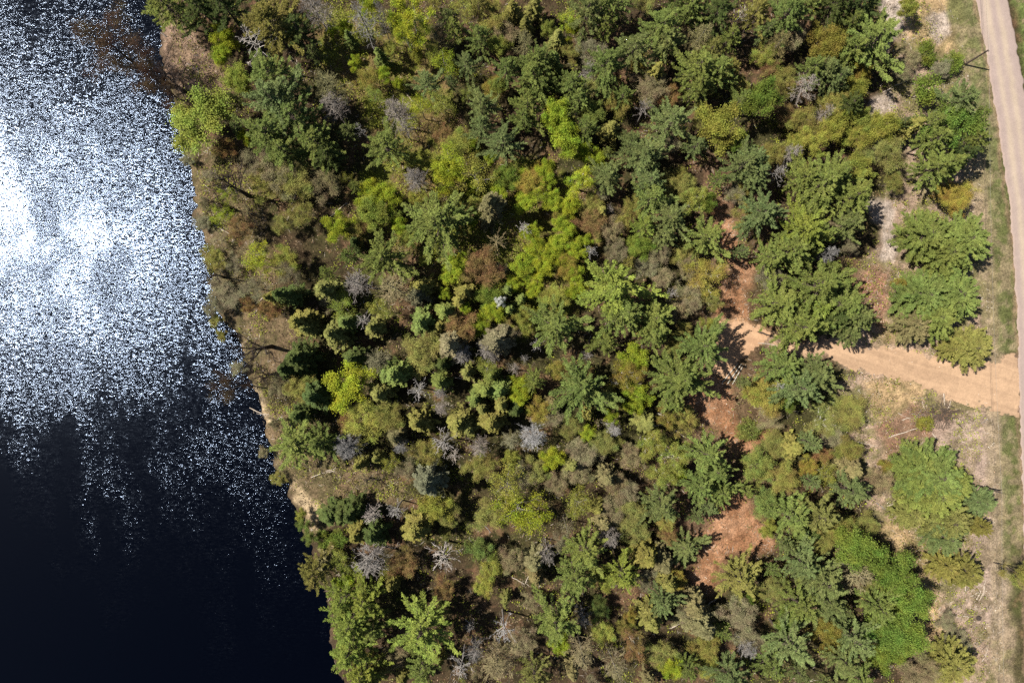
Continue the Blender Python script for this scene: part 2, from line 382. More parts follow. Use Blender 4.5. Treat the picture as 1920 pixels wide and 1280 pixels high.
def make_spruce(seed, R=2.6, H=13.0, limbs=80, sparse=0, tuft=.34):
    r = np.random.RandomState(seed); gt = Geo(); gc = Geo()
    ax = trunk_geo(gt, H * .97, .2, r, .15)
    az = 0; ph = r.rand() * 6
    for i in range(limbs):
        zf = .16 + .82 * (i + r.rand()) / limbs; az += 2.4 + r.normal() * .2
        L = R * (1 - zf) ** .8 * 1.18 * (.75 + .35 * r.rand()) * (1 + .15 * math.sin(2 * az + ph)) + .15
        p0 = ax(zf * H); dr = np.array([math.cos(az), math.sin(az), 0])
        p1 = p0 + dr * L + np.array([0, 0, -.28 * L + .1])
        P = curve_pts(p0, p1, .06 * L, 4, r, .02)
        gt.tube(P, np.linspace(.03, .01, 4), 3)
        if r.rand() < sparse: continue
        n = int(20 + 46 * L); s = r.rand(n) ** .75
        wd = (1 - s) * .42 * L * .8 + .12
        off = (r.rand(n) * 2 - 1) * wd
        pr = np.array([-dr[1], dr[0], 0])
        C = p0 + (p1 - p0) * s[:, None] + pr * off[:, None] + np.array([0, 0, 1]) * (r.normal(size=n) * .07 - .15 * np.abs(off))[:, None]
        al = dr + pr * np.sign(off)[:, None] * .7
        gc.leaves(C, tuft, .36, al, 1.0, .2, r, .68)
    C = ax(H * .96) + r.normal(size=(30, 3)) * np.array([.1, .1, .4]); gc.leaves(C, .3, .3, np.array([[0, 0, 1.]] * 30), 1, 0, r)
    return gt, gc
def branch_net(r, H, R, g, n_main=8, z0=.25, z1=.8, up=.55, sub=7, subsub=5, width=(.05, .016), fan=1.0, th=1.0, top=True):
    """returns twig tips and dirs; limbs go in g as tubes, fine twigs come back as segment arrays"""
    ax = trunk_geo(g, H * .75, .05 + .011 * H * th, r, .5)
    A = []; B = []; tips = []; ph = r.rand() * 6
    for i in range(n_main):
        az = ph + i * 2.4 + r.normal() * .3; zf = z0 + (z1 - z0) * (i + .5) / n_main
        p0 = ax(min(zf, .74) * H)
        t = (zf - z0) / (z1 - z0); L = R * (1.0 - .65 * t) * (.75 + .4 * r.rand()) * fan
        p1 = p0 + np.array([math.cos(az) * L, math.sin(az) * L, (H * 1.0 - p0[2]) * (up + .3 * t) * (.7 + .3 * r.rand())])
        p1[2] = min(p1[2], H * (.97 - .35 * (L / (R * 1.2)) ** 2))
        P = curve_pts(p0, p1, .05 * L, 6, r, .05 * L); g.tube(P, np.linspace(.05 * th + .012 * L, .015, 6), 4)
        for j in range(sub):
            s = .25 + .75 * (j + r.rand()) / sub; idx = s * 5; i0 = min(4, int(idx)); q = P[i0] + (P[i0 + 1] - P[i0]) * (idx - i0)
            d = (p1 - p0) / np.linalg.norm(p1 - p0) + r.normal(size=3) * .65; d[2] = abs(d[2]) * .8 + .1; d /= np.linalg.norm(d)
            l2 = (.35 * L * (1.15 - s) + .5) * (.7 + .6 * r.rand()); q1 = q + d * l2
            g.tube(np.array([q, (q + q1) / 2 + r.normal(size=3) * .05 * l2, q1]), [.03 * th, .02 * th, .008], 3)
            for k in range(subsub):
                u = .2 + .8 * r.rand(); a = q + (q1 - q) * u
                dd = d + r.normal(size=3) * .7; dd[2] = dd[2] * .8 + .15; dd /= np.linalg.norm(dd); l3 = .35 + .5 * r.rand() + .05 * L
                b = a + dd * l3; A.append(a); B.append(b); tips.append(b)
                for _ in range(3):
                    u = r.rand(); a2 = a + (b - a) * u; d3 = dd + r.normal(size=3) * .7; d3 /= np.linalg.norm(d3)
                    A.append(a2); B.append(a2 + d3 * (.2 + .35 * r.rand())); tips.append(B[-1])
    return np.array(A), np.array(B), np.array(tips), ax
def make_leafy(seed, R=4.5, H=12.0, leaf=.21, dens=13, spread=.36, n_main=11):
    r = np.random.RandomState(seed); gt = Geo(); gc = Geo()
    A, B, T, ax = branch_net(r, H, R, gt, n_main, .3, .95, .6, 8, 5)
    gc.twigs(A, B, .03, r)
    keep = T[:, 2] > H * .32; T = T[keep]
    f = 2.1 / R * 3; k = (r.rand(len(T)) < .85) & (np.sin(T[:, 0] * f + seed) * np.sin(T[:, 1] * f * 1.1 + seed * 2) * np.sin(T[:, 2] * f * .9) > -.28); T = T[k]
    C = np.repeat(T, dens, 0) + r.normal(size=(len(T) * dens, 3)) * spread
    gc.leaves(C, leaf, .75, None, 1, 0, r, .45)
    return gt, gc
def make_budding(seed, R=4.0, H=11.0, bud=.13, dens=3, wdt=.042, n_main=11, th=1.0):
    r = np.random.RandomState(seed); gt = Geo(); gc = Geo()
    A, B, T, ax = branch_net(r, H, R, gt, n_main, .22, .92, .65, 8, 7, th=th)
    gc.twigs(A, B, wdt, r)
    A2 = np.repeat(T, 3, 0); d = r.normal(size=A2.shape); d /= np.linalg.norm(d, axis=1)[:, None]; d[:, 2] = np.abs(d[:, 2])
    gc.twigs(A2, A2 + d * .5, wdt * .8, r)
    C = np.repeat(T, dens, 0) + r.normal(size=(len(T) * dens, 3)) * .3
    gc.leaves(C, bud, .75, None, 1, 0, r, .4)
    return gt, gc
def make_dead(seed, R=3.2, H=14.0, limbs=46, fine=9, wdt=.05, zb=.3, cone=1, thick=1.0):
    r = np.random.RandomState(seed); gt = Geo(); gc = Geo()
    ax = trunk_geo(gt, H, .17 * thick, r, .25); az = 0
    A = []; B = []
    for i in range(limbs):
        zf = zb + (.98 - zb) * (i + r.rand()) / limbs; az += 2.4 + r.normal() * .35
        t = (zf - zb) / (1 - zb); L = R * ((1 - t) ** .6 if cone else 1 - .5 * t) * (.55 + .6 * r.rand()) + .25
        p0 = ax(zf * H); p1 = p0 + np.array([math.cos(az) * L, math.sin(az) * L, L * (.12 + .22 * r.normal() + .25 * t)])
        P = curve_pts(p0, p1, -.05 * L, 5, r, .06 * L)
        gc.tube(P, np.linspace(.05 * thick, .014, 5), 3)
        for k in range(fine):
            s = .25 + .75 * r.rand(); idx = s * 4; i0 = min(3, int(idx)); q = P[i0] + (P[i0 + 1] - P[i0]) * (idx - i0)
            d = (P[i0 + 1] - P[i0]); d /= np.linalg.norm(d); d = d + r.normal(size=3) * .55; d /= np.linalg.norm(d)
            l = (.25 + .35 * r.rand()) * L * (1.15 - s) + .25; b = q + d * l; A.append(q); B.append(b)
            for _ in range(2):
                u = .3 + .6 * r.rand(); a2 = q + (b - q) * u; d2 = d + r.normal(size=3) * .6; d2 /= np.linalg.norm(d2)
                A.append(a2); B.append(a2 + d2 * l * .45)
    gc.twigs(A, B, wdt, r)
    return gt, gc
def make_bare(seed, R=6.0, H=16.0):
    r = np.random.RandomState(seed); gt = Geo(); gc = Geo()
    A, B, T, ax = branch_net(r, H, R, gt, 9, .25, .8, .75, 7, 6, th=3.4)
    gc.twigs(A, B, .05, r)
    d = r.normal(size=(len(T), 3)) * .25; d[:, 2] = np.abs(d[:, 2]) + .1
    gc.twigs(T, T + d, .035, r)
    return gt, gc

LIB = {}
def lib(kind, R, H, gens, m_tr, m_cr, nm):
    LIB[kind] = [(R, H, g[0].mesh(nm + '_trunk', m_tr, True), g[1].mesh(nm + '_crown', m_cr)) for g in gens]
lib('P', 6, 18, [make_pine(100 + i, lobes=.3 + .06 * (i % 3), limbs=[66, 74, 82, 70, 62, 78, 88][i]) for i in range(7)], M_BARK, M_NEEDLE, 'pine')
lib('H', 6, 15, [make_pine(200 + i, 6, 15, dense=1.25, zb=.25, dome=1, lobes=.12, limbs=110, tuft=.36, tw=.24, side=.19) for i in range(3)], M_BARK, M_NEEDLE, 'broad_pine')
lib('S', 2.6, 13, [make_spruce(300 + i, limbs=[80, 95, 70, 85, 75][i]) for i in range(5)], M_BARK, M_NEEDLE, 'spruce')
lib('L', 4.5, 12, [make_leafy(400 + i, n_main=[11, 12, 10, 13, 11][i]) for i in range(5)], M_BARK, M_LEAF, 'leafy')
lib('O', 4.5, 12, [make_leafy(450 + i, leaf=.2, dens=3, spread=.38, n_main=9) for i in range(3)], M_BARKG, M_LEAF, 'sparse')
lib('T', 4, 11, [make_budding(500 + i, n_main=[11, 12, 10, 12, 9, 11][i]) for i in range(6)], M_BARK, M_TWIG, 'budding')
lib('R', 4, 11, [make_budding(550 + i, bud=.11, dens=1, wdt=.018, n_main=8) for i in range(2)], M_BARKD, M_TWIG, 'overhanging')
lib('K', 4, 11, [make_budding(570 + i, bud=.13, dens=3, wdt=.04, n_main=8, th=2.0) for i in range(2)], M_BARKW, M_TWIG, 'birch')
lib('D', 3.2, 14, [make_dead(600 + i, limbs=[46, 60, 52, 70, 40][i], fine=[9, 11, 14, 12, 8][i]) for i in range(5)], M_BARKG, M_DEAD, 'dead')
lib('W', 3.2, 13, [make_dead(650 + i, limbs=[22, 26, 24][i], fine=5, zb=.55, wdt=.07, thick=1.3) for i in range(3)], M_BARKG, M_DEAD, 'bare_star')
lib('B', 6, 16, [make_bare(700 + i) for i in range(3)], M_BARKD, M_DEAD, 'dark_bare')
lib('U', 2.2, 3.0, [make_leafy(750 + i, 2.2, 3.0, leaf=.2, dens=4, spread=.22, n_main=7) for i in range(3)], M_BARK, M_LEAF, 'shrub')

TINT = {'g': (.188, .228, .055), 'b': (.178, .215, .070), 'y': (.240, .285, .052), 'k': (.085, .112, .030), 'o': (.235, .222, .058), 'n': (.215, .185, .080),
        'l': (.330, .370, .034), 'v': (.170, .225, .038), 't': (.245, .205, .110), 'r': (.225, .142, .055), 'e': (.265, .215, .045), 'w': (.41, .375, .34),
        'd': (.27, .242, .215), 'f': (.75, .73, .64), 'm': (.045, .032, .025), 'q': (.285, .290, .056), 'x': (.235, .205, .112), 'c': (.175, .165, .09), 'i': (.085, .055, .03)}
CAT = """
P g 318 12 40|P k 380 22 34|P k 425 20 40|L l 425 72 24 9|L l 420 105 19 8|W w 478 82 34 17|P o 510 42 50|P k 560 60 34|D d 592 18 26 18
L y 450 152 26|P g 512 138 44 20|L y 385 225 60 12|P b 520 195 48 21|P g 502 250 44|P g 560 228 46|P g 592 270 38|P g 540 285 34|P k 612 295 28|D n 615 165 32 16|D d 628 192 26 15
L l 462 262 15|T r 425 280 18|R x 480 310 34|T x 525 328 36|T o 500 345 30
L l 690 12 22|D d 683 42 26 19|D d 712 32 14 19|K l 772 30 40 17|K l 762 70 28 14|O l 795 72 24|T t 825 72 22|P g 852 62 20|O q 872 18 28|T o 922 38 34|P g 897 76 26|P b 872 122 22|O l 835 125 28|O q 815 108 20|L q 935 92 20 9|T e 690 150 21 7|O y 705 182 18|P b 802 160 26 14|O l 790 205 24|O q 830 192 28|T e 925 165 20|P g 948 130 24|P b 905 205 28|P b 902 240 24|P b 945 268 34 16|D d 742 212 28 15|D d 758 240 18 13|P g 725 280 38 17|T q 862 275 30|T r 832 256 18|O l 850 308 34|W w 676 243 12 14|D d 779 335 22 15|L l 880 272 16
P o 897 12 20|S o 962 22 19|S o 1000 12 18|T t 945 62 24|D n 985 76 21 15|S o 986 48 15|S o 1045 76 18|P b 1100 22 36|P g 1132 15 26|O l 1066 44 20|L l 1070 60 14 7|P g 1162 6 24|T o 1208 6 22|P k 1270 0 28|P b 1190 95 36|P g 1240 50 38|P b 1248 82 28|P g 1010 118 30|P g 1000 146 30|S g 1037 115 18|T x 1108 108 28|P g 1136 125 34|D d 1103 138 15|T o 1120 160 24|L e 1195 128 17 8|S o 1226 142 22|P g 1072 162 30|P g 1086 190 25|P g 1012 166 22|L q 932 165 18|P g 985 205 30|P g 978 228 24|T o 1030 200 19|L l 1045 225 28 13|L g 1110 215 24|P g 1096 242 24|L l 1062 266 32 13|L l 1092 288 20|L l 1116 302 20|S o 1146 244 20|T o 1160 202 24|P g 1166 180 18|T t 1216 172 30|T r 1252 180 20|W d 1210 205 18 12|P b 1250 232 38|P b 1205 290 38|P b 1182 268 24|T t 1252 272 22
P g 1290 20 30|L l 1300 22 14|P k 1345 22 34|D n 1310 72 28|P g 1366 75 22|P o 1330 96 24|P g 1300 136 38|P g 1340 138 34|P g 1310 166 30|P o 1370 132 20|W w 1385 30 15 13|P o 1420 26 26|P g 1476 25 36|P g 1505 8 28|P k 1560 8 34|P g 1592 42 22|T t 1480 70 28|D n 1458 84 22|T q 1430 110 24|T r 1440 132 18|T o 1460 156 28|L e 1545 85 34 12|T t 1545 44 22|P g 1584 92 22|P g 1520 130 25|P b 1546 136 27|D d 1512 166 26 13|P b 1562 152 24|T o 1382 165 22|L v 1420 190 34 14|P g 1390 188 22|T r 1470 220 19|L q 1350 240 40 12|L v 1378 268 20|T o 1310 230 18|T o 1500 230 27|T q 1520 262 28|T o 1560 202 28|P k 1590 196 24|L q 1560 240 27|L q 1592 216 20|P b 1410 300 27|T o 1452 290 24|T q 1490 270 20|D d 1546 215 16|D d 1480 287 18
P g 1635 76 54 17|P g 1590 98 28|P k 1612 10 34|T x 1700 112 20 4|U v 1731 104 20|U v 1782 122 20|T x 1760 132 18 4|T x 1690 134 18 4|U v 1722 175 26 6|P b 1790 190 38|P g 1824 222 22|L v 1785 236 46 13|P g 1740 236 28|P g 1818 266 25|P k 1800 292 24|P g 1746 266 28|P g 1750 318 36|P g 1772 312 30|L q 1645 240 32 9|L q 1620 232 22|T o 1655 290 32|T q 1600 260 24|L e 1610 130 22|L q 1600 166 24
S k 538 548 24 18|S o 520 556 18 14|B m 432 348 44 15|B m 410 382 26 10|O l 430 366 20 8|O l 420 402 22 8|T r 450 432 22 7|B m 482 425 18 6|O l 485 480 28 9|O l 497 496 22 8|T q 540 490 24|R x 480 540 32|T r 472 574 16|T r 510 578 20|R x 545 332 28|T o 560 345 36|T t 612 350 28|D n 622 340 20|T o 570 402 24|L l 570 363 10 6|L l 634 425 27 10|L y 705 400 34|L l 702 360 23|T r 682 424 18|T o 665 432 23|S k 665 455 14|P g 716 478 42 17|D d 670 530 28 16|D x 738 540 38 17|S o 615 545 27|R x 545 515 28|S o 562 600 25|O y 640 570 28 8|B m 592 570 18 7|T t 620 560 20|W w 680 600 17 11|O q 715 580 24|S g 650 606 20|S o 702 612 20|T t 430 560 26 4|R x 412 450 20 4|T o 402 492 22 4|R x 440 500 22 4|T t 414 540 22 4|R x 395 330 18 3|T x 380 420 14 3
L l 697 385 26|L l 726 370 26|L l 750 425 17|P g 822 422 56 20|P g 860 402 24|L l 840 330 30 11|O q 892 332 38 11|L l 886 347 16|T o 842 352 18|L v 950 335 24|L l 980 330 12|T e 992 346 28|L l 1020 320 20|S n 922 385 27 19|T q 895 390 20|W t 930 453 26 11|W w 983 430 15 10|L l 995 440 19 7|L l 860 500 24|T r 902 500 36 10|L l 850 512 20|L l 978 500 25 8|L l 965 535 16|T x 940 508 14|S c 785 550 20|S o 790 540 22|S o 870 546 20|S o 860 562 18|L v 920 552 28 8|L f 938 565 12 9|L l 925 582 22|S g 952 546 15|S g 835 585 20|S g 790 602 25|L l 872 580 13|T r 865 615 30 9|L l 905 612 15 6|S g 955 580 14|T q 980 592 20|S g 976 560 13|L l 1000 542 18|L l 1020 500 22|L l 1000 470 20|L l 1062 435 18|L l 1075 512 18|L l 985 380 20|L l 935 365 20|L l 1032 480 20|T q 1030 560 23
L l 1025 338 18|L l 1036 380 20|O l 1010 370 19|L l 1066 390 20|L l 1050 420 18|T e 1050 404 16|K l 1086 342 28 11|T t 1130 355 19|T o 1106 386 20|S o 1126 396 14|W d 1145 395 13 8|T r 1105 422 26|T t 1145 430 23|T o 1166 416 18|P b 1140 330 28|P b 1216 346 27|P g 1222 376 34|P b 1256 411 37|P b 1240 442 26|P g 1320 442 37 16|L v 1326 380 20|K q 1300 374 23|T o 1280 356 22|T o 1250 350 22|T o 1180 392 20|P y 1205 426 24|L v 1196 466 26|T t 1156 470 20|W w 1107 470 14 10|L l 1096 454 14|L l 1080 470 20|L l 1046 460 20|L l 1050 490 17|T e 1062 500 26|P y 1146 540 58 21|P g 1170 592 38 19|P g 1230 602 36|P g 1040 612 46 17|T q 1040 562 26|T t 1230 480 25|T o 1282 470 23|T t 1240 522 21|T t 1290 500 22|K e 1322 520 36 9|W w 1260 550 13 9|T t 1290 560 26|K o 1330 566 20|T t 1266 582 20|S g 1242 580 15|T x 1210 500 22
P b 1390 312 34|P b 1412 332 28|T o 1380 366 18|W d 1456 325 20 12|P b 1430 401 37 16|T o 1396 412 26|T t 1376 362 20|P g 1500 332 29|P g 1540 350 44 17|P g 1590 371 38|P g 1560 332 36|P g 1532 382 24|L q 1602 322 28|T t 1512 392 18|P y 1500 431 40|P g 1480 471 38|P g 1442 481 28|P b 1590 421 30|T t 1560 421 20|P g 1542 441 24|D d 1552 475 15|S g 1526 470 13|T t 1586 461 18|P g 1530 541 50 17|P g 1572 571 46 16|P g 1460 572 46 15|P b 1602 592 34|P g 1500 612 38|T t 1440 516 27 7|P y 1532 582 24|P k 1560 602 26|P b 1386 471 14
T o 1670 342 18|T e 1780 370 36 7|H g 1728 442 46|H g 1802 452 52|H g 1764 472 46|H g 1722 558 46|H g 1782 556 48|H g 1744 598 44|H n 1708 612 34 9|T e 1680 531 12|H o 1815 651 38 9|H o 1780 655 22 7
R x 370 415 13 3|T o 392 470 14 3|T x 404 575 18 5|T o 404 602 14 4|T x 446 690 14 3|T o 520 898 14 3|T x 350 300 12 3|T o 340 262 10 3|T x 492 850 10 3|T o 416 628 12 4|B m 398 515 26 9|B m 478 650 46 16|B m 500 702 32 12|R i 432 727 38 14|R i 205 85 66 18|R i 265 128 50 15|R i 305 165 40 11|B m 330 160 44 13|S k 560 671 29|S k 541 692 22|S o 575 612 20|S o 630 626 25|S k 666 671 22|L l 650 721 42 12|D x 706 676 22|S g 724 700 20|S o 711 736 22|T o 560 726 27|T t 530 722 22|S k 591 741 27|S k 561 776 20|T q 680 789 36 8|T r 655 795 22|T o 731 781 28|P g 556 831 46 15|P g 601 831 28|D d 652 838 24 14|S n 741 821 18|D d 751 836 14||B t 690 900 26 5|O q 736 866 17|S c 800 906 30 18
T o 790 656 36|S x 845 646 28 17|D d 866 664 18|S x 931 638 30 18|D d 916 657 24|T t 951 626 18|W w 1008 648 12 9|W d 982 672 11 8|O q 911 690 23|S g 921 702 15|W w 782 732 21 11|D d 826 736 14|S g 741 701 25|S g 826 716 20|S g 911 731 20|S g 936 731 20|S g 891 746 16|L l 976 741 20|L l 981 721 20|P g 1001 711 20|S o 861 791 25|S o 881 801 18|S o 921 791 25|S o 941 756 18|S o 906 766 15|S k 966 766 16|D d 826 766 15|S o 786 791 22|T e 1011 771 25|T t 1031 781 22|D w 1000 819 24 14|D x 961 826 19|D d 899 836 21|W w 835 831 26 13|W w 851 856 16 10|T o 901 871 29|T o 801 841 26|O q 951 901 40|T o 1001 881 25|T t 981 891 25|L l 1036 856 23|L q 961 856 16|T x 1090 851 29|S o 1071 871 18|T t 1041 901 24|T r 1096 701 18|P g 1080 731 50 18|T e 1046 691 20|W d 1101 666 13 10|T o 1071 801 22|L l 1101 811 17
P g 1131 641 23|P g 1226 626 27|P g 1311 650 38 17|T o 1276 626 22|T o 1261 651 18|L l 1186 671 27|K e 1176 701 29|L l 1191 741 25|L l 1186 761 20|P g 1266 711 48 17|P g 1261 756 20|D w 1153 718 8 8|L l 1146 781 14 7|K e 1246 781 23|T o 1276 786 25|S o 1211 791 19|K q 1221 831 29|K q 1261 851 29|K q 1241 891 27|D w 1148 805 14 12|T o 1131 831 25|T t 1181 851 25|T x 1080 880 25|S n 1136 891 20|T t 1156 901 22|P g 1326 851 36|P g 1341 881 30|P g 1311 906 33|P g 1346 916 26|L l 1271 881 18|L e 1430 738 40 8|L q 1408 742 20|L v 1471 751 19|P b 1520 701 42 14|P g 1466 688 38 14|P b 1500 731 36|W w 1458 725 11|U g 1400 808 18|T t 1441 785 22 4|T o 1451 831 27 6|S o 1481 836 27 10|T g 1411 871 31|T o 1461 891 29|K o 1541 791 36 5|T o 1590 771 34 4|T t 1561 831 27 5|T r 1535 851 17|L e 1511 872 18|T o 1586 841 25|S n 1591 881 25 11
U q 1731 791 14|H g 1742 888 60 13|H g 1712 878 40 11|H g 1775 905 40 11|L e 1655 872 14 5|H g 1740 922 52 12|H b 1830 936 28 9|H o 1768 972 44 11|H o 1702 962 28 9|H o 1830 986 21 8|H b 1766 1005 34 10|H o 1765 1058 30 8|H o 1806 1070 30 8|T o 1912 1076 25 12|L v 1668 1070 44 12|L v 1692 1120 40 12|L v 1652 1176 42 12|L v 1694 1186 38 12|P g 1640 1130 30|L v 1652 1220 32|L v 1594 1018 40 13|D t 1600 1070 36 11|T o 1632 1101 25|P b 1531 1081 44 17|P b 1500 1051 34|P b 1546 1121 34|L e 1541 1176 27 11|L e 1556 1211 17|P b 1600 1196 38|P b 1581 1231 28|T o 1560 981 31|P o 1531 961 36|P b 1590 921 33|T t 1640 901 27 7|T o 1622 981 24 5|T t 1771 1161 20 3|T t 1792 1200 25 3|H o 1780 1240 42 9|T t 1701 1261 25|T t 1731 1251 25|P g 1611 1266 33
P b 1240 946 36|T o 1181 961 27|T o 1191 991 25|T o 1246 976 20|P b 1285 1026 31 9|T r 1251 1001 17|L e 1265 1081 19|S o 1211 1041 25|S n 1241 1051 22|P y 1166 1071 30|T t 1211 1081 22|P b 1241 1121 26|S o 1251 1091 22|S o 1221 1161 25|K r 1186 1206 27|L e 1180 1149 13 7|T o 1241 1221 27|L l 1256 1246 23|S n 1301 1131 27|S n 1311 1171 29|T t 1290 1151 20|T o 1321 1211 25|T q 1321 1241 23|P b 1371 1266 33|P o 1386 1081 41 12|L v 1400 1115 11|T o 1441 1101 23|T t 1381 1151 32|T t 1401 1191 26|D d 1402 1214 18|L v 1471 1161 26|P b 1481 1201 42|P g 1501 1131 36|P g 1481 961 38|T g 1431 941 32|T g 1501 981 32|T o 1531 1011 26|P g 1440 1241 25
O l 971 951 42 12|O l 1001 971 32|T o 921 961 32|O q 1081 941 29|T t 1151 951 27|D t 1061 986 19|P g 1096 1031 38 17|P g 1081 1081 36|L q 1131 1081 24|D d 1028 1041 19 19|S n 1001 1051 20|S n 1006 1081 17|T t 956 1051 23|L g 901 1021 23|T q 921 1061 23|T q 911 1091 20|W w 828 1043 34 14|T r 831 1101 20|W w 941 1176 26 12|W w 881 1171 12 9|P g 1041 1161 40 18|L l 1051 1201 20|D t 931 1246 34 13|W w 866 1246 25 12|T t 981 1201 25|P o 1001 1261 30|D t 1091 1221 29|S n 1071 1251 18|T q 1131 1181 23|D t 1151 1251 25|T k 1121 1131 20
S k 622 965 26 9|S k 645 962 25 10|S k 660 960 22|L g 571 985 14 5|L g 582 1008 14 5|U v 610 1010 16|U v 635 1010 14|S o 671 1001 22|S k 701 1001 26|D w 697 965 17|W w 742 955 20|S o 781 991 28|L q 821 941 29|T o 836 961 23|T r 760 1050 27 9|D d 695 1045 36 15|O q 640 1051 23|P o 596 1066 30|S n 611 1051 20|P y 648 1121 34|P y 691 1121 36|P y 661 1166 40 19|P y 660 1212 38|P g 701 1171 30|P y 680 1258 36|P y 791 1181 54 19|P g 791 1251 30|L l 651 1081 23|S o 736 1091 18|T t 741 1221 23|S o 701 1263 23|L q 565 965 12 4
"""
ANCH = """938 565 white blossom tree|1380 695 white log stack|1395 630 sandy pad|1385 1000 orange clearing|1808 122 upper power pole|1830 909 lower power pole
1885 715 driveway mouth|385 225 lime waterside tree|828 1043 white star-shaped snag|760 1050 rust-brown tree|1146 540 bright yellow-green pine|822 422 large star-shaped pine
634 425 round lime tree|650 721 bright lime tree|930 453 brown star-shaped snag|1107 470 pale small snag|1420 190 vivid green tree|1545 85 golden tree
1635 76 big dark roadside pine|350 110 bare brown bank|560 565 dark pool|580 950 sandy bank scar|550 831 big waterside pine|652 838 grey puffball snag
1000 819 pale grey snag|779 335 spiky grey snag|1186 1206 orange-brown tree|640 962 dark clipped spruces|1670 1120 vivid green grove|1600 1070 grey twig tangle
1740 895 broad roadside pine|1780 370 rusty-gold thicket|1660 430 pale dry gully|1765 790 brush pile|1425 735 ochre tree|478 82 white toppled snag
1028 1041 grey spire snag|890 1140 black shadow hollow|1311 650 pine by sandy pad|782 732 lone star-shaped snag|922 385 tall shadow-casting spruce|725 280 pale-tipped green pine
1041 1161 lower star-shaped pine|791 1181 broad lower pine|683 42 tall grey snags|1250 230 pale feathery pine|1530 541 pine by dirt track|1035 10 upper forest edge|1290 1275 lower forest edge"""
ANCH = [(float(a.split(' ', 2)[0]), float(a.split(' ', 2)[1]), a.split(' ', 2)[2]) for a in ANCH.replace('\n', '|').split('|')]
TREES = []
for tok in CAT.replace('\n', '|').split('|'):
    q = tok.split()
    if len(q) < 5: continue
    if q[0] == 'L' and q[1] == 'e' and q[2] not in ('1545', '1541', '1556', '1610'): q[0] = 'T'
    TREES.append((q[0], q[1], float(q[2]), float(q[3]), float(q[4]), float(q[5]) if len(q) > 5 else None))

# young growth filling the gaps between the big crowns
taken = [(t[2], t[3], t[4]) for t in TREES if t[0] != 'B']
holes = [P_DRIVE, P_PAD, P_HOLLOW] + P_ORANGE + P_PALE
def free(x, y, r, f):
    for a, b, c in taken:
        if (a - x) ** 2 + (b - y) ** 2 < ((c * .80 + r * f)) ** 2: return False
    return True
nfill = 0
for tries in range(60000):
    if nfill >= 105: break
    x = rnd.uniform(300, 1730); y = rnd.uniform(-10, 1290); r = rnd.uniform(10, 21)
    sx_ = np.interp(y, SH_Y, SH_X); bank = x < sx_ + 110 and y < 900
    if x < sx_ + (30 if bank else 18): continue
    if bank and (y < 200 or rnd.random() < .25): continue
    if x > 1600 and (y > 250): continue
    if any(bool(inpoly(x, y, p)) for p in holes): continue
    if abs(x - 565) < 26 and abs(y - 562) < 22: continue  # no saplings in the dark gap, shaded by the spruces added beside it
    if 1000 > x > 940 and 395 < y < 440: continue
    if 540 < x < 860 and 560 < y < 820 and rnd.random() < .7: continue
    if not free(x, y, r, .62): continue
    moss = bool(inpoly(x, y, P_MOSS)); low = y > 600 and x < 1250
    u = rnd.random()
    if moss: k, c = ('L', 'l') if u < .45 else ('T', 'q') if u < .7 else ('L', 'q') if u < .85 else ('S', 'g')
    elif bank: k, c = ('R', 'x') if u < .5 else ('T', 'o') if u < .7 else ('T', 't') if u < .85 else ('O', 'q')
    elif low: k, c = ('S', 'o') if u < .3 else ('S', 'n') if u < .42 else ('T', 'o') if u < .6 else ('T', 't') if u < .72 else ('D', 'd') if u < .8 else ('O', 'q') if u < .9 else ('S', 'k')
    else: k, c = ('P', 'b') if u < .25 else ('P', 'g') if u < .45 else ('T', 'o') if u < .55 else ('T', 't') if u < .6 else ('P', 'o') if u < .7 else ('L', 'q') if u < .85 else ('S', 'o') if u < .9 else ('O', 'q')
    TREES.append((k, c, x, y, r, None)); taken.append((x, y, r)); nfill += 1

KNAME = {'K': 'birch_tree', 'R': 'budding_tree', 'P': 'pine_tree', 'H': 'broad_pine_tree', 'S': 'spruce_tree', 'L': 'leafy_tree', 'O': 'thin_leafed_tree', 'T': 'budding_tree', 'D': 'dead_spruce', 'W': 'bare_snag', 'B': 'bare_tree', 'U': 'shrub'}
KWORD = {'K': 'birch with white limbs', 'R': 'see-through twiggy tree', 'P': 'feathery pine', 'H': 'dense pine', 'S': 'spruce', 'L': 'leafy tree', 'O': 'thin-leafed tree', 'T': 'twiggy budding tree', 'D': 'twiggy snag', 'W': 'star-branched snag', 'B': 'bare branching tree', 'U': 'round shrub'}
KCAT = {'K': 'birch tree', 'R': 'tree', 'P': 'pine tree', 'H': 'pine tree', 'S': 'spruce', 'L': 'tree', 'O': 'tree', 'T': 'tree', 'D': 'dead tree', 'W': 'dead tree', 'B': 'bare tree', 'U': 'shrub'}
KGRP = {'K': 'budding white birches', 'R': 'thin twiggy trees along the river bank', 'P': 'white pines of the forest canopy', 'H': 'dense pines beside the dirt road', 'S': 'pointed spruces of the forest', 'L': 'leafy spring trees', 'O': 'thinly leafed spring trees',
        'T': 'budding trees and saplings', 'D': 'dead grey spruces', 'W': 'bare star-shaped snags', 'B': 'bare dark trees by the river', 'U': 'low green shrubs'}
TWORD = {'c': 'grey-green', 'i': 'dark rusty', 'g': 'green', 'b': 'blue-green', 'y': 'yellow-green', 'k': 'dark green', 'o': 'olive', 'n': 'brownish', 'l': 'lime', 'v': 'vivid green', 't': 'tan-brown', 'r': 'rusty', 'e': 'golden',
         'w': 'whitish', 'd': 'grey', 'f': 'white-flowering', 'm': 'dark brown', 'q': 'mossy-green', 'x': 'grey-brown'}
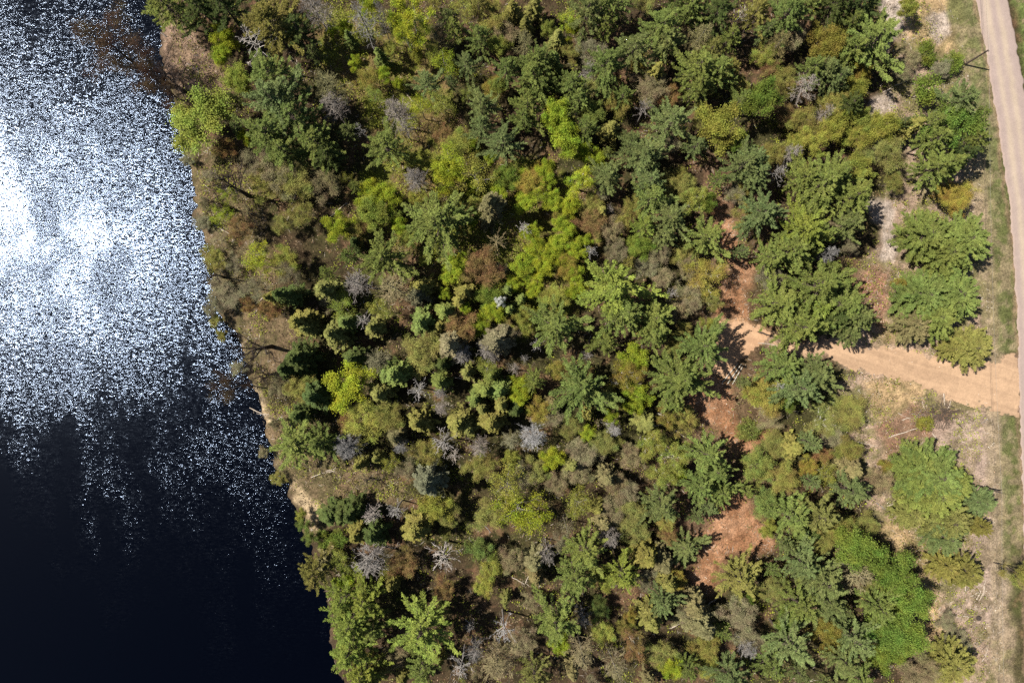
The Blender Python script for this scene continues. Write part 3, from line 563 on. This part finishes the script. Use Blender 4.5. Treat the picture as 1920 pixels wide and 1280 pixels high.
HDEF = {'K': lambda r: 6 + r * 1.5, 'R': lambda r: 4 + r * 1.5, 'P': lambda r: 8.5 + r * 2.1, 'H': lambda r: 6 + r * 1.0, 'S': lambda r: 5.5 + r * 2.9, 'L': lambda r: 4.5 + r * 1.6, 'O': lambda r: 6 + r * 1.6, 'T': lambda r: 3.5 + r * 1.5,
        'D': lambda r: 8 + r * 2, 'W': lambda r: 8 + r * 1.5, 'B': lambda r: 9 + r, 'U': lambda r: .8 + r * .8}
ORD = ['', 'second ', 'third ', 'fourth ', 'fifth ', 'sixth ', 'seventh ', 'eighth ', 'ninth ']
def describe(items):
    """one label for each tree: size, colour, kind, and its bearing from the closest landmark"""
    keys = {}
    for i, (k, c, x, y, r, h) in enumerate(items):
        size = 'small ' if r < 19 else 'large ' if r > 38 else 'mid-sized '
        own = None; best = None
        for ax_, ay_, nm in ANCH:
            d = math.hypot(ax_ - x, ay_ - y)
            if d < 5: own = nm; continue
            if best is None or d < best[0]: best = (d, ax_, ay_, nm)
        d, ax_, ay_, nm = best
        dx, dy = x - ax_, y - ay_; a = math.degrees(math.atan2(-dy, dx)) % 360
        dirs = ['on the road side of', 'above and roadward of', 'directly above', 'above and riverward of', 'on the river side of', 'below and riverward of', 'directly below', 'below and roadward of']
        dr = dirs[int(((a + 22.5) % 360) // 45)]
        base = f"{size}{TWORD[c]} {KWORD[k]}"
        keys.setdefault((base, dr, nm), []).append((d, i))
    res = {}
    for (base, dr, nm), L in keys.items():
        L.sort()
        for n, (d, i) in enumerate(L):
            res[i] = (f"{base} {dr} the {nm}" if n == 0 else f"{ORD[min(n, 8)]}{base} out, {dr} the {nm}")
    return res
LABELS = {i: (t if len(t.split()) <= 16 else t.replace('mid-sized ', '').replace('small ', '').replace('twiggy ', '').replace('directly ', '')) for i, t in describe(TREES).items()}

def bar(v): return v
cnt = {}
for i, (k, c, px, py, rp, h) in enumerate(TREES):
    v = LIB[k][(i * 7 + int(px)) % len(LIB[k])]
    R0, H0, mt, mc = v
    rr = random.Random(int(px * 31 + py * 17))
    hh = h if h else HDEF[k](rp * .105)
    zc = hh * {'P': .62, 'H': .6, 'S': .55, 'D': .65, 'W': .8, 'U': .5}.get(k, .65)
    s_z = (H_CAM - zc) / F_PX
    x = (px - 960) * s_z; y = (640 - py) * s_z
    R = rp * s_z * {'P': 1.27, 'H': 1.1, 'S': 1.3, 'D': 1.25, 'T': 1.15, 'K': 1.15, 'O': 1.1, 'L': 1.08, 'W': 1.1}.get(k, 1.0)
    x0, y0 = x, y
    gz = float(ground_z(x0, y0))
    if gz < -.6: gz = -.6
    e = bpy.data.objects.new(KNAME[k], None); COL.objects.link(e); e.empty_display_size = .5
    e.location = (x0, y0, gz); e.rotation_euler = (rr.gauss(0, .02), rr.gauss(0, .02), rr.random() * 6.283)
    s = R / R0; e.scale = (s * rr.uniform(.94, 1.06), s * rr.uniform(.94, 1.06), hh / H0)
    e['label'] = LABELS[i]; e['category'] = KCAT[k]; e['group'] = KGRP[k]
    t = link('trunk', mt, e); cr = link('crown', mc, e)
    col = TINT[c]; j = rr.uniform(.86, 1.14); j2 = rr.uniform(.93, 1.07)
    cr.color = (col[0] * j * j2, col[1] * j, col[2] * j / j2, 1)

# ------------------------------------------------------------------ ground
def axis(a, b, step, far):
    inner = np.arange(a, b + step * .5, step)
    o1 = a - np.cumsum(step * 1.35 ** np.arange(1, 26)); o1 = o1[o1 > a - far]
    o2 = b + np.cumsum(step * 1.35 ** np.arange(1, 26)); o2 = o2[o2 < b + far]
    return np.concatenate([o1[::-1], inner, o2])
gx = axis(-96, 126, .4, 900); gy = axis(-90, 90, .4, 900)
X, Y = np.meshgrid(gx, gy); Z = ground_z(X, Y)
wx = X + (fbm(X, Y, 5, 71) - .5) * 5 + (fbm(X, Y, 1.2, 81) - .5) * 1.6; wy = Y + (fbm(X, Y, 5, 75) - .5) * 5 + (fbm(X, Y, 1.2, 85) - .5) * 1.6
PX, PY = px_of(wx, wy)
n1 = fbm(X, Y, 14, 1)[..., None]; n2 = fbm(X, Y, 4, 2)[..., None]; n3 = fbm(X, Y, 1.1, 4, 3)[..., None]
def lerp(a, b, t): return a + (b - a) * t
def C3(*c): return np.array(c)[None, None, :]
floor = lerp(C3(.075, .05, .028), C3(.065, .06, .022), sstep(.4, .6, n1))  # brown and olive litter, colour darkened to deepen the shade under the trees
floor = lerp(floor, C3(.22, .125, .07), sstep(.54, .68, n2) * .7)
floor = lerp(floor, C3(.055, .05, .022), sstep(.55, .7, n3) * .6)
col = floor
def zone(polys, c1, c2, k=1.0, blur=1):
    global col
    if isinstance(polys[0][0], (int, float)): polys = [polys]
    m = np.zeros(X.shape)
    for p in polys: m = np.maximum(m, inpoly(PX, PY, p))
    for _ in range(blur * 2):
        m[1:-1, 1:-1] = (m[1:-1, 1:-1] * 2 + m[:-2, 1:-1] + m[2:, 1:-1] + m[1:-1, :-2] + m[1:-1, 2:]) / 6
    cc = lerp(C3(*c1), C3(*c2), sstep(.38, .62, n2 * .6 + n3 * .4))
    col = lerp(col, cc, (m * k)[..., None])
zone(P_MOSS, (.20, .22, .035), (.20, .14, .055), .9, 3)
zone([(1330, 250), (1460, 300), (1420, 600), (1460, 900), (1330, 1130), (1250, 1100), (1290, 700), (1300, 400)], (.24, .14, .085), (.14, .09, .05), .6, 3)
zone(P_BANK, (.23, .16, .09), (.13, .11, .05), .9, 3)
zone([(290, 50), (340, 40), (400, 90), (430, 150), (400, 190), (330, 180), (300, 120)], (.38, .25, .18), (.30, .20, .13), .9, 3)
zone(P_RIGHT, (.44, .31, .22), (.22, .19, .085), .95, 2)
zone(P_GOLD, (.56, .38, .19), (.34, .25, .12), .8, 3)
zone(P_PALE, (.56, .46, .38), (.42, .33, .26), .9, 1)
zone(P_RED, (.38, .18, .11), (.28, .16, .11), .8, 3)
zone([(1745, 780), (1880, 780), (1880, 1200), (1800, 1160), (1830, 900), (1780, 860)], (.50, .37, .29), (.30, .22, .15), .8, 2)
zone(P_ORANGE, (.48, .26, .145), (.35, .17, .085), .92, 4)
zone(P_DRIVE, (.56, .38, .26), (.46, .31, .21), .9, 5); zone(P_PAD, (.58, .36, .20), (.5, .3, .16), .9, 2)
zone(P_BANKSAND, (.60, .45, .27), (.45, .33, .19), .95, 1)
rd = road_d(X, Y)[..., None] + (n2 - .5) * 2.5; pyg = (640 - Y / SCL)[..., None]
verge = sstep(-3, .2, rd) * (1 - sstep(3.6, 5.2, rd + (pyg < 130) * -2.0)) * (1 - sstep(655, 668, pyg) * (1 - sstep(770, 785, pyg)))
col = lerp(col, lerp(C3(.15, .165, .055), C3(.31, .25, .14), sstep(.48, .64, n3 * .5 + n2 * .5)), verge * (.85 - .6 * sstep(1000, 1080, pyg)))
track = sstep(3.6, 5, rd) * (1 - sstep(6.5, 8, rd)) * (pyg > 280)
col = lerp(col, lerp(C3(.38, .30, .17), C3(.28, .22, .13), n3), track * .6)
edge = (1 - sstep(0, .8, np.abs(rd - .1))); col = lerp(col, C3(.36, .22, .15), edge * .55)
east = sstep(7, 9, -rd); col = lerp(col, lerp(C3(.14, .17, .05), C3(.3, .22, .13), sstep(.5, .7, n3)), east)
sd = shore_d(X, Y)[..., None]; col = lerp(col, C3(.10, .07, .045), (1 - sstep(-.2, 1.4, sd + (n3 - .5) * 2)) * .8)
ny, nx = X.shape
V = np.stack([X, Y, Z], -1).reshape(-1, 3)
ii = np.arange(nx * ny).reshape(ny, nx); F = np.stack([ii[:-1, :-1], ii[:-1, 1:], ii[1:, 1:], ii[1:, :-1]], -1).reshape(-1, 4)
gnd = link('ground', mesh_from('ground', V, F, M_GROUND, True, (col * .71).reshape(-1, 3)), kind='structure')

# water sheet
wv = [(-900, -900, -.62), (60, -900, -.62), (60, 900, -.62), (-900, 900, -.62)]
# the sheet ends under the banks: east edge follows the shore a little inland
ys = np.array([-400] + list(range(-60, 1341, 20)) + [1700.]); xe = np.interp(ys, SH_Y, SH_X) + 22
WV = []; 
for yy, xx in zip(ys, xe):
    a, b = (xx - 960) * SCL, (640 - yy) * SCL
    WV += [(-900, b, -.62), (a, b, -.62)]
WF = [(2 * i, 2 * i + 1, 2 * i + 3, 2 * i + 2) for i in range(len(ys) - 1)]
link('river_water', mesh_from('river_water', WV, [f[::-1] for f in WF], M_WATER), kind='structure')

# gravel road
ys = np.arange(-300, 1590, 3.0); U = np.linspace(0, 1, 25)
XL = np.interp(ys, RD_Y, RD_X); 
lx = (XL - 960) * SCL; ly = (640 - ys) * SCL
wid = 7.35 + .0 * ly
ex = (fbm(ly, ly * 0 + 3, 1.5, 91) - .5) * .9; ex2 = (fbm(ly, ly * 0 + 9, 1.5, 95) - .5) * .9
RX = lx[:, None] + ex[:, None] * (1 - U)[None] ** 4 + (wid + ex2)[:, None] * U[None]; RY = np.repeat(ly[:, None], 25, 1)
RZ = ground_z(RX * 0 + lx[:, None], RY) * 0 + .34 + .06 * np.sin(U * math.pi)[None]
RZ[:, 0] = -.05; RZ[:, -1] = -.05
trk = np.exp(-((U - .30) / .09) ** 2) + np.exp(-((U - .62) / .09) ** 2)
nn = fbm(RX * 3, RY * .25, 6, 97)
rc = lerp(C3(.46, .355, .31), C3(.57, .45, .34), (trk[None] * .95 + (nn - .5) * 1.1).clip(0, 1)[..., None])
rc = lerp(rc, C3(.40, .29, .23), ((np.abs(U - .5) * 2) ** 9)[None, :, None] * .7)
ii = np.arange(RX.size).reshape(RX.shape); F = np.stack([ii[:-1, :-1], ii[1:, :-1], ii[1:, 1:], ii[:-1, 1:]], -1).reshape(-1, 4)
link('gravel_road', mesh_from('gravel_road', np.stack([RX, RY, RZ], -1).reshape(-1, 3), F, M_ROAD, True, (rc * .71).reshape(-1, 3)), kind='structure')

def sheet(name, poly, c1, c2, dz, step=.22, wob=1.0):
    p = np.array(poly); x0, x1 = (p[:, 0].min() - 30 - 960) * SCL, (p[:, 0].max() + 30 - 960) * SCL; y0, y1 = (640 - p[:, 1].max() - 30) * SCL, (640 - p[:, 1].min() + 30) * SCL
    xs = np.arange(x0, x1, step); yy = np.arange(y0, y1, step); A, B = np.meshgrid(xs, yy)
    qx, qy = px_of(A + (fbm(A, B, 1.6, 61, 5) - .5) * wob * 2, B + (fbm(A, B, 1.6, 65, 5) - .5) * wob * 2)
    ins = inpoly(qx, qy, poly); Zs = ground_z(A, B)
    # graded: smoother than the soil round it, its rim pressed into the ground
    m = ins.astype(float)
    for _ in range(4): m[1:-1, 1:-1] = (m[1:-1, 1:-1] + m[:-2, 1:-1] + m[2:, 1:-1] + m[1:-1, :-2] + m[1:-1, 2:]) / 5
    Zs = Zs + dz * sstep(.35, 1, m) - .03 * (1 - sstep(.3, .6, m))
    f = ins[:-1, :-1] & ins[1:, :-1] & ins[:-1, 1:] & ins[1:, 1:]
    ii = np.arange(A.size).reshape(A.shape); F = np.stack([ii[:-1, :-1], ii[:-1, 1:], ii[1:, 1:], ii[1:, :-1]], -1)[f]
    use = np.unique(F); mp = np.zeros(A.size, int); mp[use] = np.arange(len(use))
    a2 = fbm(A * .12, B * 1.6 + A * .5, 1.2, 67)[..., None] * .7 + fbm(A, B, .9, 68)[..., None] * .3
    cc = (lerp(C3(*c1), C3(*c2), sstep(.35, .65, a2)) * .71).reshape(-1, 3)[use]
    link(name, mesh_from(name, np.stack([A, B, Zs], -1).reshape(-1, 3)[use], mp[F], M_DIRT, True, cc), kind='structure')
sheet('driveway', P_DRIVE, (.63, .415, .255), (.52, .34, .21), .06, .22, 2.0)
sheet('sand_pad', P_PAD, (.67, .42, .25), (.56, .34, .20), .05, .22, 1.6)

# ------------------------------------------------------------------ ground cover (countless): brush, litter sticks, grass
def scatter(n, seed, dens):
    r = np.random.RandomState(seed); x = r.uniform(-86, 118, n * 3); y = r.uniform(-84, 84, n * 3)
    k = r.rand(n * 3) < dens(x, y); x, y = x[k][:n], y[k][:n]; return r, x, y
def cover_mesh(name, r, x, y, h, size, aspect, cols, along=None, flat=0, label=None, spread=.25, per=1):
    x = np.repeat(x, per) + r.normal(size=len(x) * per) * spread; y = np.repeat(y, per) + r.normal(size=len(y) * per) * spread
    z = ground_z(x, y) + h * r.rand(len(x))
    g = Geo(); C = np.stack([x, y, z], 1)
    al = None if along is None else np.repeat(np.array([along]), len(C), 0)
    g.leaves(C, size, aspect, al, .8, flat, r)
    V = np.concatenate(g.V); F = np.concatenate(g.F)
    t = fbm(x, y, 5, 131); t2 = r.rand(len(x)); cs = np.array(cols)
    idx = np.clip(((t - .3) / .4 * .7 + t2 * .3) * len(cs), 0, len(cs) - 1).astype(int)
    cc = np.repeat(cs[idx] * .8 * (.7 + .6 * r.rand(len(x)))[:, None], 4, 0)
    return link(name, mesh_from(name, V, F, M_COVER, False, cc), kind='stuff', label=label)
def in_any(x, y, polys):
    px, py = px_of(x, y); m = np.zeros(np.shape(x), bool)
    for p in polys: m |= inpoly(px, py, p)
    return m
def d_forest(x, y):
    d = (shore_d(x, y) > 2.5) * (road_d(x, y) > 9) * (fbm(x, y, 4.5, 141) > .44) * 1.0
    bare = in_any(x, y, [P_DRIVE, P_PAD] + P_ORANGE + P_PALE + P_BANKSAND); rg = in_any(x, y, [P_RIGHT]); bk = in_any(x, y, [P_BANK])
    ms = in_any(x, y, [P_MOSS])
    return d * np.where(bare, .0, np.where(rg, .45, np.where(bk, .7, np.where(ms, 1.0, .28))))
r_, x_, y_ = scatter(34000, 5, d_forest)
cover_mesh('undergrowth', r_, x_, y_, 1.1, .3, .6, [(.22, .20, .06), (.28, .20, .09), (.30, .32, .05), (.38, .42, .045), (.30, .30, .06), (.28, .23, .12)], None, 0, 'low olive and yellow-green brush between the trees', .3, 7)
def d_dry(x, y):
    b = in_any(x, y, [P_BANK]) | in_any(x, y, [P_RIGHT]) | in_any(x, y, P_GOLD)
    return b * (shore_d(x, y) > 1) * (road_d(x, y) > 2.5) * ~in_any(x, y, [P_DRIVE, P_PAD]) * sstep(.38, .6, fbm(x, y, 3, 151))
r_, x_, y_ = scatter(16000, 6, d_dry)
cover_mesh('dry_grass', r_, x_, y_, .25, .34, .16, [(.48, .36, .19), (.36, .28, .14), (.25, .22, .09), (.5, .38, .24)], (0, 0, .5), 0, 'dry straw-coloured grass on the open ground', .2, 4)
def d_verge(x, y):
    rdd = road_d(x, y); px, py = px_of(x, y)
    return ((rdd > .3) & (rdd < 5.5) | (rdd < -7.6) & (rdd > -14)) * ~((py > 662) & (py < 775) & (rdd > 0)) * sstep(.34, .6, fbm(x, y, 2.2, 161))
r_, x_, y_ = scatter(14000, 7, d_verge)
cover_mesh('verge_grass', r_, x_, y_, .18, .28, .2, [(.15, .17, .05), (.20, .20, .07), (.33, .27, .14)], (0, 0, .5), 0, 'green grass along the gravel road', .2, 4)
def d_stick(x, y):
    return (shore_d(x, y) > .8) * (road_d(x, y) > 5.5) * ~in_any(x, y, [P_DRIVE, P_PAD]) * np.where(in_any(x, y, [P_RIGHT]) | in_any(x, y, [P_BANK]) | in_any(x, y, P_ORANGE), 1, .35) * sstep(.35, .6, fbm(x, y, 5, 171))
r_, x_, y_ = scatter(15000, 8, d_stick)
cover_mesh('stick_litter', r_, x_, y_, .12, 1.1, .055, [(.5, .42, .34), (.35, .27, .2), (.62, .54, .44), (.16, .12, .09)], None, .93, 'scattered sticks and branch litter on the ground', .4, 1)
def d_chip(x, y):
    return (shore_d(x, y) > .6) * (road_d(x, y) > 4.5) * (in_any(x, y, [P_RIGHT]) | in_any(x, y, [P_BANK]) | in_any(x, y, P_ORANGE)) * sstep(.4, .7, fbm(x, y, 2.5, 181))
r_, x_, y_ = scatter(15000, 9, d_chip)
cover_mesh('wood_chip_litter', r_, x_, y_, .06, .24, .6, [(.62, .5, .38), (.75, .66, .55), (.5, .34, .22), (.22, .13, .08)], None, .5, 'pale wood chips and leaf litter on bare soil', .2, 2)

def d_leaf(x, y):
    return (shore_d(x, y) > .8) * (road_d(x, y) > 8) * ~in_any(x, y, [P_DRIVE, P_PAD, P_RIGHT]) * (.25 + sstep(.4, .6, fbm(x, y, 3.5, 191)))
r_, x_, y_ = scatter(26000, 10, d_leaf)
cover_mesh('leaf_litter', r_, x_, y_, .08, .3, .7, [(.09, .065, .035), (.22, .14, .08), (.32, .23, .14), (.16, .15, .05), (.07, .05, .03)], None, .5, 'brown leaf litter on the forest floor', .35, 3)

# ------------------------------------------------------------------ logs: x1 y1 x2 y2 radius(cm) colour(w,g,d,b) words
LOGS = """1352 718 1383 680 9 w|1363 719 1389 682 11 w|1372 720 1393 684 9 w
1665 820 1725 800 10 w pale trunk lying across the reddish soil
1768 736 1769 760 9 w short pale upright-lying pole beside the brush pile
1775 766 1783 750 6 w|1792 790 1804 804 10 d dark log at the foot of the brush pile|1747 812 1757 824 10 w
1718 842 1742 842 9 d dark curved branch beside the broad pine|1602 829 1645 834 7 w|1690 787 1706 782 8 w|1810 1096 1808 1110 9 w|1844 1096 1843 1116 9 w
1838 1106 1826 1130 9 w|1843 1110 1834 1126 7 w|1817 1118 1835 1108 7 w|1800 1152 1816 1155 8 w|1735 1162 1756 1166 10 d|1662 947 1688 943 8 w|1716 1032 1732 1024 7 w
1668 98 1661 112 9 d|1686 92 1668 112 8 d|1655 175 1700 150 9 w|1686 135 1722 114 7 w
390 415 440 444 9 w|310 700 325 720 6 w|466 765 514 787 9 w|517 789 532 778 6 w|520 778 480 775 6 w|585 895 630 878 10 w|612 883 632 876 8 w|680 854 706 856 13 w
352 120 372 133 7 g|372 125 375 148 7 g|300 60 312 70 6 g|545 384 560 358 9 w|537 414 556 386 8 w|620 408 652 380 9 w
1255 1178 1280 1165 12 w|1327 1130 1350 1117 9 w|480 570 500 555 8 w|478 590 490 572 8 w
1150 925 1160 940 11 w|900 975 921 998 9 g|945 925 966 930 8 g|958 1080 985 1092 8 w|985 1092 992 1074 7 w|1002 1088 1008 1112 9 w|850 708 880 710 12 w
1420 620 1452 634 14 d|1420 644 1470 648 8 w|1386 715 1402 718 6 w|700 140 728 150 7 w|752 145 748 168 8 w|760 175 774 190 7 w|880 1010 900 1030 8 g|1217 796 1260 798 9 w|1257 800 1285 820 9 w
1222 828 1270 838 7 w|1232 838 1250 860 7 w|1242 852 1278 862 6 w|1236 862 1262 850 6 w|1300 532 1320 522 6 w|1264 530 1290 516 6 w|1500 1000 1530 1010 8 w|1640 940 1660 955 8 g"""
LA = []
for i, tok in enumerate(LOGS.replace('\n', '|').split('|')):
    q = tok.split(' ', 6); x1, y1, x2, y2, rc_ = map(float, q[:5]); c = q[5]
    LA.append((x1, y1, x2, y2, rc_, c, q[6] if len(q) > 6 else None))
lgl = {}
for i, (x1, y1, x2, y2, rc_, c, lb) in enumerate(LA):
    r = np.random.RandomState(900 + i); g = Geo()
    ax_, ay_ = w2(x1, y1); bx_, by_ = w2(x2, y2); L = math.hypot(bx_ - ax_, by_ - ay_)
    cx, cy = (ax_ + bx_) / 2, (ay_ + by_) / 2; gz = float(ground_z(cx, cy)) + .12
    n = 8; t = np.linspace(-.5, .5, n); wob = np.cumsum(r.normal(size=n)) * .02 * L; wob -= wob.mean()
    if i < 3: wob *= .15
    P = np.stack([t * L, wob, np.zeros(n)], 1); P[:, 2] += .04 * np.abs(r.normal(size=n))
    rad = np.linspace(rc_ * .014, rc_ * .008, n); rad[0] *= .6; rad[-1] *= .5
    g.tube(P, rad, 8)
    if i >= 3:
        for k in range(r.randint(2, 6)):
            u = r.randint(2, n); p0 = P[u - 1]; a = r.choice([-1, 1]) * (.5 + .5 * r.rand()); l = (.12 + .2 * r.rand()) * L
            g.tube(np.array([p0, p0 + np.array([math.cos(a) * l * .5, math.sin(a) * l * .5, .1]), p0 + np.array([math.cos(a) * l, math.sin(a) * l, .15])]), [.035, .025, .01], 4)
    # closed ends
    for e_, s_ in ((P[0], 0), (P[-1], n - 1)):
        V = g.V[0][s_ * 8:(s_ + 1) * 8]; g.add(np.vstack([V, e_[None]]), [(k, (k + 1) % 8, 8, 8) for k in range(0)] or [(0, 1, 2, 3), (4, 5, 6, 7), (0, 3, 4, 7)])
    m = {'w': M_LOG, 'g': M_BARKG, 'd': M_BARKD}[c]
    me = g.mesh('fallen_log', M_BARKW if i < 3 else m, True)
    nmk = 'stacked_log' if i < 3 else 'fallen_log'
    o = link(nmk, me); o.location = (cx, cy, gz + (.02 * i if i < 3 else 0)); o.rotation_euler = (0, 0, math.atan2(by_ - ay_, bx_ - ax_))
    o['category'] = 'log'; o['group'] = 'white logs stacked beside the sandy pad' if i < 3 else 'fallen branches and logs on the ground'
    if i < 3: o['label'] = ['white birch log on the river side of the log stack', 'middle and thickest log of the white birch stack', 'white birch log on the road side of the log stack'][i]
    elif lb: o['label'] = lb
    else:
        px, py = (x1 + x2) / 2, (y1 + y2) / 2
        best = min(((math.hypot(a - px, b - py), a, b, nm) for a, b, nm in ANCH))
        a = math.degrees(math.atan2(-(py - best[2]), px - best[1])) % 360
        dr = ['on the road side of', 'above and roadward of', 'directly above', 'above and riverward of', 'on the river side of', 'below and riverward of', 'directly below', 'below and roadward of'][int(((a + 22.5) % 360) // 45)]
        base = f"{'short' if L < 2.6 else 'long'} {dict(w='pale', g='grey', d='dark')[c]} fallen branch"
        kk = (base, dr, best[3]); nth = lgl.get(kk, 0); lgl[kk] = nth + 1
        o['label'] = f"{base} {dr} the {best[3]}" if nth == 0 else f"{ORD[nth]}{base}, {dr} the {best[3]}"

for px, py, lb in ((1753, 116, 'dark round stump between the two green roadside shrubs'), (1833, 1157, 'dark round stump on the cleared ground below the lower power pole')):
    x, y = w2(px, py); g = Geo(); g.tube([(0, 0, -.1), (0, 0, .2), (0, 0, .42)], [.62, .5, .46], 12); g.tube([(0, 0, .42), (0, 0, .425)], [.46, .01], 12)
    o = link('tree_stump', g.mesh('tree_stump', M_BARKD, True)); o.location = (x, y, float(ground_z(x, y))); o['label'] = lb; o['category'] = 'stump'; o['group'] = 'stumps on the cleared ground'

# cut branches lying about the cleared strip
CUT = {}
for i in range(46):
    r = np.random.RandomState(1300 + i); px, py = r.uniform(1690, 1850), (r.uniform(740, 860) if i % 2 else r.uniform(1060, 1260))
    if bool(inpoly(px, py, P_DRIVE)) or any(math.hypot(px - t[2], py - t[3]) < t[4] * .9 for t in TREES): continue
    x, y = w2(px, py); L = r.uniform(1.2, 3.6); g = Geo(); n = 6; t = np.linspace(-.5, .5, n)
    P = np.stack([t * L, np.cumsum(r.normal(size=n)) * .03 * L, .05 + np.abs(r.normal(size=n)) * .06], 1); g.tube(P, np.linspace(.07, .02, n), 5)
    for k in range(5):
        p0 = P[r.randint(1, n)]; a = r.choice([-1, 1]) * r.uniform(.4, .9); l = r.uniform(.2, .4) * L
        g.tube(np.array([p0, p0 + np.array([math.cos(a) * l, math.sin(a) * l, .12])]), [.035, .01], 4)
    LA.append((px, py, px, py, 1, 'x', None))
    o = link('cut_branch', g.mesh('cut_branch', (M_BARK, M_LOG, M_BARKG)[i % 3], True)); o.location = (x, y, float(ground_z(x, y))); o.rotation_euler = (0, 0, r.uniform(0, 6.28))
    o['category'] = 'branch'; o['group'] = 'cut branches on the cleared strip ' + ('below the driveway' if py < 1000 else 'below the lower pole')
    CUT.setdefault((('brown', 'pale', 'grey')[i % 3], py < 1000), []).append((-L, i, o))

for (cw, upper), L_ in CUT.items():
    for n, (_, _, o) in enumerate(sorted(L_, key=lambda q: q[:2])):
        o['label'] = f"{ORD[n]}longest {cw} cut branch on the cleared strip " + ('just below the driveway' if upper else 'beside the vivid green grove')

# brush pile of cut branches
r = np.random.RandomState(77); g = Geo(); bx0, by0 = w2(1765, 775)
for k in range(260):
    a = r.rand() * 6.28; l = .8 + 2.6 * r.rand(); p = np.array([r.normal() * 2.6, r.normal() * 1.6, 0]); hgt = max(.05, 1.3 * math.exp(-(p[0] / 3) ** 2 - (p[1] / 2) ** 2))
    p[2] = hgt * r.rand(); d = np.array([math.cos(a), math.sin(a), r.normal() * .18]) * l
    g.tube(np.array([p - d / 2, p + r.normal(size=3) * .08, p + d / 2]), [.045 * (.5 + r.rand()), .035, .012], 4)
o = link('brush_pile', g.mesh('brush_pile', M_BARK)); o.location = (bx0, by0, float(ground_z(bx0, by0)))
o['label'] = 'heap of cut brown branches below the driveway'; o['category'] = 'brush pile'

# ------------------------------------------------------------------ power line
HP = 7.35
poles = []
for i, (px, py, lab) in enumerate([(1808, 122, 'dark wooden power pole beside the upper stretch of gravel road'), (1830, 909, 'dark wooden power pole standing below the dirt driveway')]):
    x, y = w2(px, py); z = float(ground_z(x, y))
    e = bpy.data.objects.new('power_pole', None); COL.objects.link(e); e.location = (x, y, z)
    e['label'] = lab; e['category'] = 'power pole'; e['group'] = 'power poles along the road'
    g = Geo(); g.tube([(0, 0, -.5), (0, 0, 2), (.01, 0, 5), (0, .01, HP)], [.21, .19, .17, .15], 12); g.tube([(0, 0, HP - .02), (0, 0, HP + .03)], [.12, .02], 12)
    link('pole', g.mesh('pole', M_POLE, True), e)
    g = Geo(); g.tube([(-.5, 0, HP - .5), (.5, 0, HP - .5)], [.05, .05], 4); link('crossarm', g.mesh('crossarm', M_POLE), e)
    for s_ in (-.45, .45):
        g = Geo(); g.tube([(s_, 0, HP - .46), (s_, 0, HP - .4), (s_, 0, HP - .33), (s_, 0, HP - .25)], [.03, .07, .05, .07], 8); link('insulator', g.mesh('insulator', M_BARKG, True), e)
    poles.append((x, y, z))
(xa, ya, za), (xb, yb, zb_) = poles
dx, dy = (xb - xa), (yb - ya)
for i, (off, zz, nm) in enumerate([(-.45, HP - .25, 'thin overhead wire on the river side of the power poles'), (.45, HP - .25, 'thin overhead wire on the road side of the power poles'), (0, HP - 1.3, 'lower overhead cable strung between the power poles')]):
    pts = []
    for s0 in (-1, 0, 1):
        for t in np.linspace(0, 1, 17)[(1 if s0 > -1 else 0):]:
            pts.append((xa + dx * (s0 + t) + off, ya + dy * (s0 + t), za + (zb_ - za) * (s0 + t) + zz - 1.0 * 4 * t * (1 - t)))
    g = Geo(); g.tube(pts, [.010 if i < 2 else .016] * len(pts), 5)
    o = link('overhead_wire', g.mesh('overhead_wire', M_BARKW if i == 1 else M_POLE, True)); o['label'] = nm; o['category'] = 'wire'; o['group'] = 'overhead wires along the road'
print('trees', len(TREES), 'fill', nfill)
